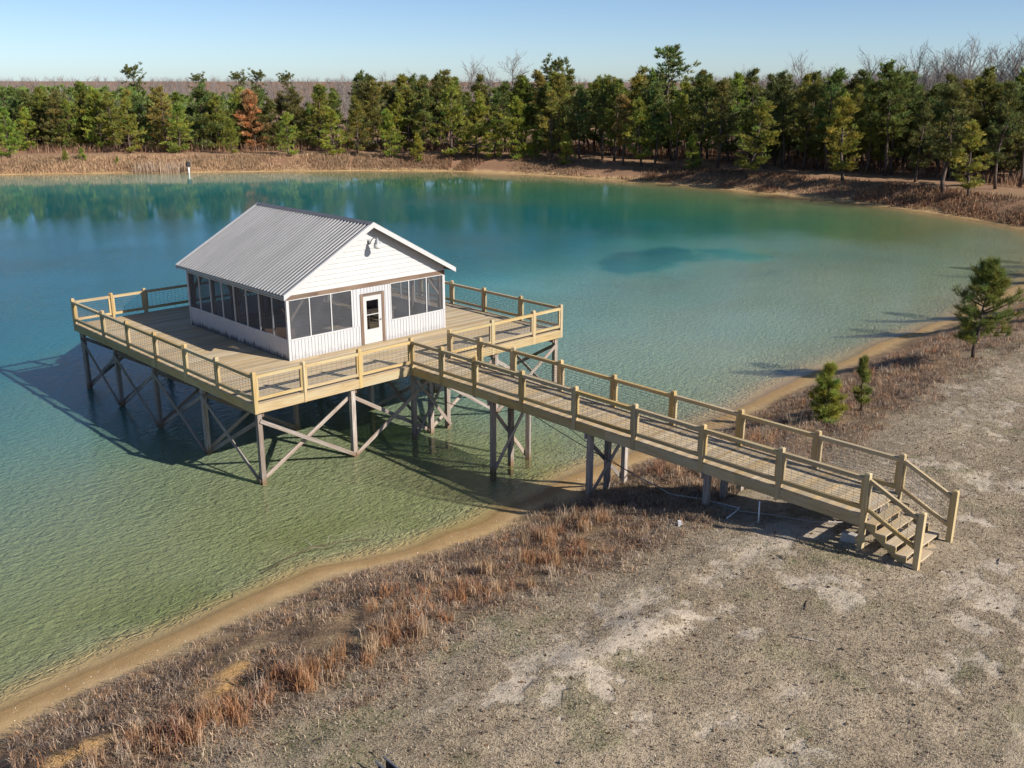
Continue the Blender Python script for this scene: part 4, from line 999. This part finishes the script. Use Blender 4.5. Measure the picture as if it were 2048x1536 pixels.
# ---------------------------------------------------------------- grasses
def blades(name, x, y, z, h, w, tone, bend=.35, label=None, cat='grass', up=1.0):
    """bent two-segment stems; every argument an array"""
    n = len(x); a = rng.uniform(0, 6.283, n); dx, dy = np.cos(a), np.sin(a); b = rng.uniform(0, 1, n)*bend
    ph = rng.uniform(0, 6.283, n); sx_, sy_ = np.cos(ph)*w/2, np.sin(ph)*w/2
    b0 = np.stack([x-sx_, y-sy_, z-.02], -1); b1 = np.stack([x+sx_, y+sy_, z-.02], -1)
    m0 = np.stack([x+dx*b*h*.25-sx_*.8, y+dy*b*h*.25-sy_*.8, z+h*.55], -1); m1 = np.stack([x+dx*b*h*.25+sx_*.8, y+dy*b*h*.25+sy_*.8, z+h*.55], -1)
    t = np.stack([x+dx*b*h, y+dy*b*h, z+h*(1-.35*b)], -1)
    V = np.stack([b0, b1, m1, m0, t], 1).reshape(-1, 3); k = np.arange(n)[:, None]*5
    F = np.concatenate([k+np.array([[0, 1, 2]]), k+np.array([[0, 2, 3]]), k+np.array([[3, 2, 4]])], 0)
    me = fast_mesh(name, V, F); cattr(me, 'tone', np.repeat(tone, 5, 0))
    return tag(obj(name, me, M['straw']), label, cat, None, 'stuff')
def pick(cols, n, jitter=.18, w=None):
    c = np.array(cols)[rng.choice(len(cols), n, p=w)]; return c*rng.uniform(1-jitter, 1+jitter, (n, 1))
def in_view(x, y, margin=3):
    a = np.degrees(np.arctan2(x-CAM.x, y-CAM.y)); return (a > 15.5-margin) & (a < 72+margin)
def off_mounds(x, y):
    m_ = np.ones(len(x), bool)
    for mx, my, rx, ry in [(-7.3, -11.4, .85, .5), (-10.5, -11.6, .9, .5), (-6.9, -10.7, .6, .35)]: m_ &= ((x-mx)/rx)**2+((y-my)/ry)**2 > rng.uniform(.5, 1.1, len(x))
    return m_
def not_under(x, y): return ~((x > XL-.1) & (x < XR+.1) & (y > SE-.3) & (y < -13.8))
# mown, dormant turf
n = 230000; x = rng.uniform(-14, 34, n); y = rng.uniform(-27, -11.5, n)
sdv = shore_dist(x, y); dens = sstep(5.2, 7.5, sdv+(fbm(x*1.7, y*1.7, 87, 3)-.5)*1.6)*(1-.88*bare_mask(x, y)); dist = np.hypot(x-CAM.x, y-CAM.y)
k = (rng.random(n) < dens*np.clip(30/dist, .3, 1)) & in_view(x, y) & not_under(x, y) & (dist > 13); x, y = x[k], y[k]; z = ground_z(x, y)
n = len(x); gr = fbm(x*.8+40, y*.8, 95, 4) > .70
tone = pick([(.50, .41, .31), (.40, .32, .235), (.28, .21, .15), (.60, .51, .39), (.14, .10, .07)], n, .2, [.28, .28, .2, .14, .10])
tone[gr & (rng.random(n) < .28)] = (.10, .135, .04)
blades('mown_grass', x, y, z, rng.uniform(.025, .075, n), rng.uniform(.010, .022, n), tone, 1.5, 'short dormant tan turf on the near bank', 'grass')
# rough dry grass on the slope, all along the near shore
def clumps(nc, fx, fy, per, spread, seed):
    gg = np.random.default_rng(seed); cx = gg.uniform(*fx, nc); cy = gg.uniform(*fy, nc); m_ = gg.integers(per[0], per[1], nc)
    X = np.repeat(cx, m_)+gg.normal(0, spread, m_.sum()); Y = np.repeat(cy, m_)+gg.normal(0, spread, m_.sum()); return X, Y, np.repeat(np.arange(nc), m_)
x, y, ci = clumps(15000, (-14, 40), (-14.8, -7.8), (6, 15), .09, 3)
sdv = shore_dist(x, y); k = (sdv > .8) & in_view(x, y) & (rng.random(len(x)) < sstep(.6, 1.8, sdv)*sstep(8.2, 6.2, sdv+(fbm(x*.6, y*.6, 14, 3)-.5)*2.5)*sstep(.22, .5, fbm(x*.8, y*.8, 15, 3))) & not_under(x, y) & off_mounds(x, y)
x, y, ci = x[k], y[k], ci[k]; n = len(x); z = ground_z(x, y)
base = pick([(.42, .31, .22), (.33, .225, .155), (.54, .42, .30), (.20, .135, .10), (.48, .29, .17), (.36, .29, .24)], 15000, .2)[ci]
blades('rough_grass', x, y, z, rng.uniform(.05, .24, n), rng.uniform(.010, .022, n), base*rng.uniform(.7, 1.3, (n, 1)), 2.0, 'matted grey-brown dry grass on the slope above the beach', 'grass')
# orange broomsedge standing in bunches
def sedge(name, x, y, ci, nc, hr, label):
    gg = np.random.default_rng(9); cc = np.array([(.46, .235, .115), (.44, .275, .165), (.54, .38, .245), (.36, .19, .12), (.50, .40, .30)])[gg.integers(0, 5, nc)][ci]
    n = len(x); hc = gg.uniform(.7, 1.2, nc)[ci]; z = ground_z(x, y)
    return blades(name, x, y, z, rng.uniform(*hr, n)*hc, rng.uniform(.010, .020, n), cc*rng.uniform(.7, 1.3, (n, 1)), .75, label, 'grass')
xs, ys, cs = [], [], []; o = 0
for (fx, fy, nc, per) in (((-9.5, -2.5), (-13.4, -12.0), 85, (20, 50)), ((-3.5, 3.0), (-13.3, -10.6), 60, (20, 50)), ((-11.5, -6), (-12.9, -11.6), 50, (20, 45)), ((1.5, 6), (-11.4, -9.2), 60, (18, 40)), ((8.8, 15), (-12, -9.0), 110, (20, 45)), ((15, 31), (-11.8, -8.6), 130, (16, 36)), ((29, 50), (-11.5, -8), 110, (16, 30))):
    a, b, c = clumps(nc, fx, fy, per, .085, o+1); xs.append(a); ys.append(b); cs.append(c+o); o += nc
x = np.concatenate(xs); y = np.concatenate(ys); ci = np.concatenate(cs); k = (shore_dist(x, y) > 2.0) & off_mounds(x, y) & (fbm(x*.55, y*.55, 79, 3) > rng.uniform(.34, .52, len(x)))
sedge('broomsedge', x[k], y[k], ci[k], o, (.12, .50), 'rust-orange broomsedge standing in bunches along the near slope')
xs, ys, cs = [], [], []; o = 0
for (fx, fy, nc) in (((-6.6, -3.6), (-13.4, -12.3), 22), ((-1.2, 2.4), (-12.9, -11.4), 14), ((-9.2, -7.0), (-13.4, -12.5), 9), ((2.2, 4.6), (-11.6, -10.4), 14), ((12.5, 14.5), (-11.6, -10.6), 14)):
    a, b, c = clumps(nc, fx, fy, (26, 60), .08, o+31); xs.append(a); ys.append(b); cs.append(c+o); o += nc
x = np.concatenate(xs); y = np.concatenate(ys); ci = np.concatenate(cs); n = len(x); gg = np.random.default_rng(19)
blades('tall_broomsedge', x, y, ground_z(x, y), rng.uniform(.2, .66, n)*gg.uniform(.7, 1.15, o)[ci], rng.uniform(.009, .017, n), np.array([(.47, .26, .135), (.42, .225, .115), (.52, .37, .23)])[gg.integers(0, 3, o)][ci]*rng.uniform(.7, 1.25, (n, 1)), .45, 'taller bright orange broomsedge tufts at the top of the near slope', 'grass')
# dark dead weeds
x, y, ci = clumps(420, (-12, 32), (-13.6, -8.6), (10, 30), .12, 77); k = (shore_dist(x, y) > 1.8) & (fbm(x*.5, y*.5, 78, 3) > .47) & in_view(x, y); x, y = x[k], y[k]; n = len(x)
blades('dead_weeds', x, y, ground_z(x, y), rng.uniform(.06, .34, n), rng.uniform(.008, .016, n), pick([(.075, .055, .045), (.12, .085, .065), (.17, .13, .11)], n), 1.6, 'dark dead weed stalks scattered over the near slope', 'weeds')
# tall tan grass and reeds on the far banks
n = 130000; s = rng.uniform(0, 1, n)
fp = np.array([(66, -3.4), (75, -1), (80, 1.6), (83.5, 4.6), (87.1, 10.6), (89.2, 16.6), (91.2, 23.4), (91.8, 29.7), (92.2, 40.2), (92.3, 56.5), (89.1, 72.2), (83.1, 87.6), (72.3, 98.5), (54.3, 111.5), (42.7, 119.9), (31.1, 127.3), (20, 133)])
sg = np.hypot(*np.diff(fp, axis=0).T); cu = np.concatenate([[0], np.cumsum(sg)]); L_ = s*cu[-1]
bx = np.interp(L_, cu, fp[:, 0]); by = np.interp(L_, cu, fp[:, 1]); j = np.clip(np.searchsorted(cu, L_)-1, 0, len(sg)-1); td = np.diff(fp, axis=0)[j]/sg[j][:, None]
off = rng.uniform(.2, 8.2, n); x = bx+td[:, 1]*off; y = by-td[:, 0]*off
sdv = shore_dist(x, y); left = sstep(.55, .72, L_/cu[-1]); pat = fbm(x*.12, y*.12, 33, 3)
k = (sdv > .5) & (sdv < 7.4) & (rng.random(n) < (.4+.6*left)*sstep(.27, .5, pat+left*.12)); x, y, sdv, left = x[k], y[k], sdv[k], left[k]; n = len(x)
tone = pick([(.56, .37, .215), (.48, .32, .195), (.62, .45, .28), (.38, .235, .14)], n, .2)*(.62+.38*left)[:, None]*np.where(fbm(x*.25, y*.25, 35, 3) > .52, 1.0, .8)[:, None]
blades('tall_dry_grass', x, y, ground_z(x, y), rng.uniform(.2, .8, n)*(.55+.45*left)*np.clip(sdv/2, .4, 1)*(.5+1.0*fbm(x*.3, y*.3, 39, 3)), rng.uniform(.05, .11, n), tone, .4, 'tall tan dry grass lining the far banks of the pond', 'grass')
n = 520; x = rng.uniform(46.5, 53.2, n); t = rng.uniform(-.6, 2.0, n); y = 111.5+(54.3-x)/11.6*8.4+t*.8; x = x+t*.58
blades('reed_bed', x, y, np.maximum(ground_z(x, y), -.2), rng.uniform(.6, 1.9, n), rng.uniform(.04, .08, n), pick([(.62, .48, .36), (.54, .41, .30), (.42, .31, .23)], n), .18, 'pale reeds standing at the far waterline left of the marker', 'reeds')
# dark brush on the right-hand bank
n = 15000; s = rng.uniform(.08, .62, n)*cu[-1]; bx = np.interp(s, cu, fp[:, 0]); by = np.interp(s, cu, fp[:, 1]); j = np.clip(np.searchsorted(cu, s)-1, 0, len(sg)-1); td = np.diff(fp, axis=0)[j]/sg[j][:, None]
off = rng.uniform(.6, 7.0, n); x = bx+td[:, 1]*off; y = by-td[:, 0]*off; k = fbm(x*.18, y*.18, 37, 3) > .47; x, y = x[k], y[k]; n = len(x)
blades('bank_brush', x, y, ground_z(x, y), rng.uniform(.2, .8, n), rng.uniform(.05, .11, n), pick([(.24, .125, .07), (.32, .175, .095), (.15, .09, .06), (.40, .235, .135)], n), 1.3, 'dark brown leafless brush tangled over the right-hand far bank', 'brush')
# forest floor brush under the pines
n = 16000; s = rng.uniform(0, 1, n)*cu[-1]; bx = np.interp(s, cu, fp[:, 0]); by = np.interp(s, cu, fp[:, 1]); j = np.clip(np.searchsorted(cu, s)-1, 0, len(sg)-1); td = np.diff(fp, axis=0)[j]/sg[j][:, None]
off = rng.uniform(13.5, 30, n); x = bx+td[:, 1]*off; y = by-td[:, 0]*off
blades('forest_undergrowth', x, y, ground_z(x, y), rng.uniform(.4, 1.8, n), rng.uniform(.06, .14, n), pick([(.24, .13, .08), (.32, .18, .11), (.16, .10, .07), (.38, .26, .17)], n), .9, 'russet undergrowth below the pines of the far wood', 'brush')

# ---------------------------------------------------------------- small things
def gz_(x, y): return float(ground_z(np.array([x]), np.array([y]))[0])
tag(tube('white_pipe', [(8.82, -8.93, gz_(8.82, -8.93)+.35), (8.2, -10.2, gz_(8.2, -10.2)+.12), (7.69, -11.21, gz_(7.69, -11.21)+.05), (7.19, -12.05, gz_(7.19, -12.05)+.04), (7.12, -13.3, gz_(7.12, -13.3)+.04), (7.09, -14.53, gz_(7.09, -14.53)+.05), (6.6, -14.65, gz_(6.6, -14.65)+.05), (6.12, -14.76, gz_(6.12, -14.76)+.05)], .022, M['pvc']), 'bent white plastic pipe lying in the shade under the walkway', 'pipe')
tag(tube('pipe_stake', [(6.42, -15.58, gz_(6.42, -15.58)-.15), (6.43, -15.56, gz_(6.42, -15.58)+.62)], .024, M['pvc']), 'upright white plastic stake standing under the walkway edge', 'stake')
tag(tube('grey_hose', [(6.98, -13.66, gz_(6.98, -13.66)+.03), (6.9, -14.6, gz_(6.9, -14.6)+.03), (7.04, -15.54, gz_(7.04, -15.54)+.03), (7.34, -16.69, gz_(7.34, -16.69)+.03), (7.77, -17.35, gz_(7.77, -17.35)+.03)], .016, M['concrete']), 'thin grey hose curving along the ground below the walkway', 'hose')
def sag(a, b, s, n=9):
    a, b = Vector(a), Vector(b); return [a.lerp(b, k/n)-Vector((0, 0, 4*s*(k/n)*(1-k/n))) for k in range(n+1)]
tag(tube('cable', sag((7.3, -5.0, 2.62), (7.3, -11.9, gz_(7.3, -11.9)+.05), .12), .014, M['black'], None, 5), 'black cable running straight down from the walkway to the bank', 'cable')
tag(tube('cable', sag((7.9, -5.6, 2.62), (7.9, -10.6, gz_(7.9, -10.6)+.05), .10), .011, M['black'], None, 5), 'thinner black cable beside the straight one on the far side under the walkway', 'cable')
tag(tube('cable', sag((7.6, 1.2, 2.1), (7.6, -5.4, 2.55), .75), .012, M['black'], None, 5), 'slack black cable drooping between the deck piles and the walkway', 'cable')
# fallen branch in the shallows
rt_ = random.Random(4)
br = thing('fallen_branch', (-1.2, -5.1, -.05), 'dead branch with pale twigs poking out of the shallow water near the beach', 'branch')
tube('stem', [(-3.0, -5.15, -.22), (-2.0, -5.0, -.10), (-1.2, -5.05, -.03), (-.2, -5.35, -.08), (.6, -5.6, -.2)], [.015, .025, .03, .025, .01], M['bark'], br, 6)
for a, b, c in (((-1.7, -5.02, -.06), (-1.45, -5.25, .12), (-1.15, -5.5, .10)), ((-1.2, -5.05, -.03), (-1.25, -4.8, .12), (-1.4, -4.6, .2)), ((-.8, -5.2, -.04), (-.6, -5.0, .10), (-.35, -4.95, .05)), ((-2.2, -5.02, -.12), (-2.4, -5.3, -.1), (-2.9, -5.6, -.2)), ((-.2, -5.35, -.08), (.2, -5.1, -.1), (.7, -5.0, -.16))):
    tube('twig', [a, b, c], [.010, .007, .004], M['pale_bark'], br, 5)
# channel marker by the far shore
mk = thing('marker_post', (52.6, 111.6, 0), 'white post with a black box on top standing at the far waterline', 'post')
tube('post', [(52.6, 111.6, -.8), (52.6, 111.6, .95)], .11, M['pvc'], mk, 10)
V, F = join([boxa((52.32, 111.38, .95), (52.88, 111.82, 1.55)), boxa((52.36, 111.42, 1.55), (52.84, 111.78, 1.66))]); obj('box', mesh('box', V, F), M['black'], mk)
# block under the last walkway post, scraps on the ground
def lump(name, x, y, s, mat, label, cat, rz=0):
    V, F = boxa((-s[0]/2, -s[1]/2, -.03), (s[0]/2, s[1]/2, s[2])); V = [(a*(.92 if c > 0 else 1), b*(.94 if c > 0 else 1), c) for a, b, c in V]
    return tag(obj(name, mesh(name, V, F), mat, None, Matrix.Translation((x, y, gz_(x, y))) @ Matrix.Rotation(rz, 4, 'Z')), label, cat)
lump('concrete_block', 6.85, -18.0, (.19, .38, .22), M['concrete'], 'grey concrete block beside the last walkway post', 'block', .1)
lump('white_block', 5.15, -13.88, (.34, .1, .07), M['pvc'], 'small white offcut lying on the turf beyond the walkway shadow', 'scrap', .7)
for k, (x, y, l, a, lbl) in enumerate([(3.2, -18.9, .5, .4, 'short grey stick on the turf left of the steps'), (1.9, -19.6, .6, 2.0, 'pale straight stick lying near the bottom middle of the turf'), (4.9, -17.2, .35, 1.2, 'dark little stick on the bare sand left of the steps'), (8.4, -21.2, .4, .2, 'dark stick on the ground in front of the steps')]):
    d = Vector((math.cos(a), math.sin(a), 0))*l/2; p = Vector((x, y, 0)); q0, q1, q2 = p-d, p+Vector((.02, .03, 0)), p+d
    tag(tube('stick', [(v.x, v.y, gz_(v.x, v.y)+.02) for v in (q0, q1, q2)], [.014, .016, .008], M['pale_bark' if k % 2 else 'bark'], None, 5), lbl, 'stick')
# fallen leaves and clods on the turf
n = 3000; x = rng.uniform(-13, 30, n); y = rng.uniform(-26, -12.5, n); k = in_view(x, y) & (np.hypot(x-CAM.x, y-CAM.y) > 14); x, y = x[k], y[k]; n = len(x); z = ground_z(x, y)+.012
a = rng.uniform(0, 6.28, n); s_ = rng.uniform(.012, .045, n)
q_ = [np.stack([x+np.cos(a+k*1.57)*s_*(1.5 if k % 2 else .7), y+np.sin(a+k*1.57)*s_*(1.5 if k % 2 else .7), z+rng.uniform(-.012, .03, n)], -1) for k in range(4)]
me = fast_mesh('leaf_litter', np.stack(q_, 1).reshape(-1, 3), np.arange(4*n).reshape(-1, 4)); cattr(me, 'tone', np.repeat(pick([(.10, .065, .04), (.20, .12, .07), (.07, .05, .035), (.55, .47, .36)], n, .2, [.4, .3, .22, .08]), 4, 0))
tag(obj('leaf_litter', me, M['straw']), 'brown fallen leaves and crumbs of soil strewn over the turf', 'leaves', None, 'stuff')
# shell and gravel wrack along the waterline
V = []; F = []
for _ in range(300):
    x = rt_.uniform(-12.5, 14); y = -7.0-abs(rt_.gauss(.45, .35)); s = rt_.uniform(.008, .022); z = gz_(x, y)
    if z < .01: continue
    o = len(V); a = rt_.uniform(0, 3)
    V += [(x+math.cos(a+k*2.1)*s*rt_.uniform(.6, 1.4), y+math.sin(a+k*2.1)*s*rt_.uniform(.6, 1.4), z-.004) for k in range(3)]+[(x, y, z+s*.8)]
    F += [(o, o+1, o+3), (o+1, o+2, o+3), (o+2, o, o+3)]
tag(obj('shell_wrack', mesh('shell_wrack', V, F), M['shell']), 'white shell and gravel bits strewn along the beach', 'shells', None, 'stuff')
# corner of a utility trailer at the bottom edge of the picture
tz = 2.0
tr_ = thing('trailer', (-7.15, -17.6, tz), 'corner of a low grey-railed trailer with a white bed at the bottom edge', 'trailer')
ang = R(-91); dv = Vector((math.cos(ang), math.sin(ang), 0)); sv = Vector((-dv.y, dv.x, 0)); c0 = Vector((-7.33, -16.70, 0))
def tp(a, b, z): v = c0+dv*a+sv*b; return (v.x, v.y, tz+z)
beam('side_rail', tp(.02, .17, .30), tp(2.6, .17, .30), .03, .03, M['grey_metal'], tr_)
beam('side_panel', tp(.10, .17, .14), tp(2.6, .17, .14), .02, .24, M['dark_metal'], tr_)
beam('side_rail', tp(.02, .0, .30), tp(2.6, .0, .30), .03, .03, M['grey_metal'], tr_)
beam('side_panel', tp(.12, .0, .14), tp(2.6, .0, .14), .02, .24, M['dark_metal'], tr_)
beam('cross_bar', tp(.55, .012, .16), tp(.55, .158, .16), .05, .05, M['grey_metal'], tr_)
beam('bed', tp(.12, -.42, .22), tp(2.6, -.42, .22), .78, .04, M['white_trim'], tr_)
for a in (1.2, ):
    for b in (-.9, .47):
        V, F = lathe([(0, -.07), (.13, -.07), (.25, -.06), (.26, 0), (.25, .06), (.13, .07), (0, .07)], 18)
        p = tp(a, b, .22); Mx = Matrix.Translation(p) @ sv.to_track_quat('Z', 'Y').to_matrix().to_4x4(); obj('wheel', mesh('wheel', V, F, True), M['black'], tr_, Mx)
beam('axle', tp(1.2, -.84, .2), tp(1.2, .41, .2), .05, .05, M['dark_metal'], tr_)
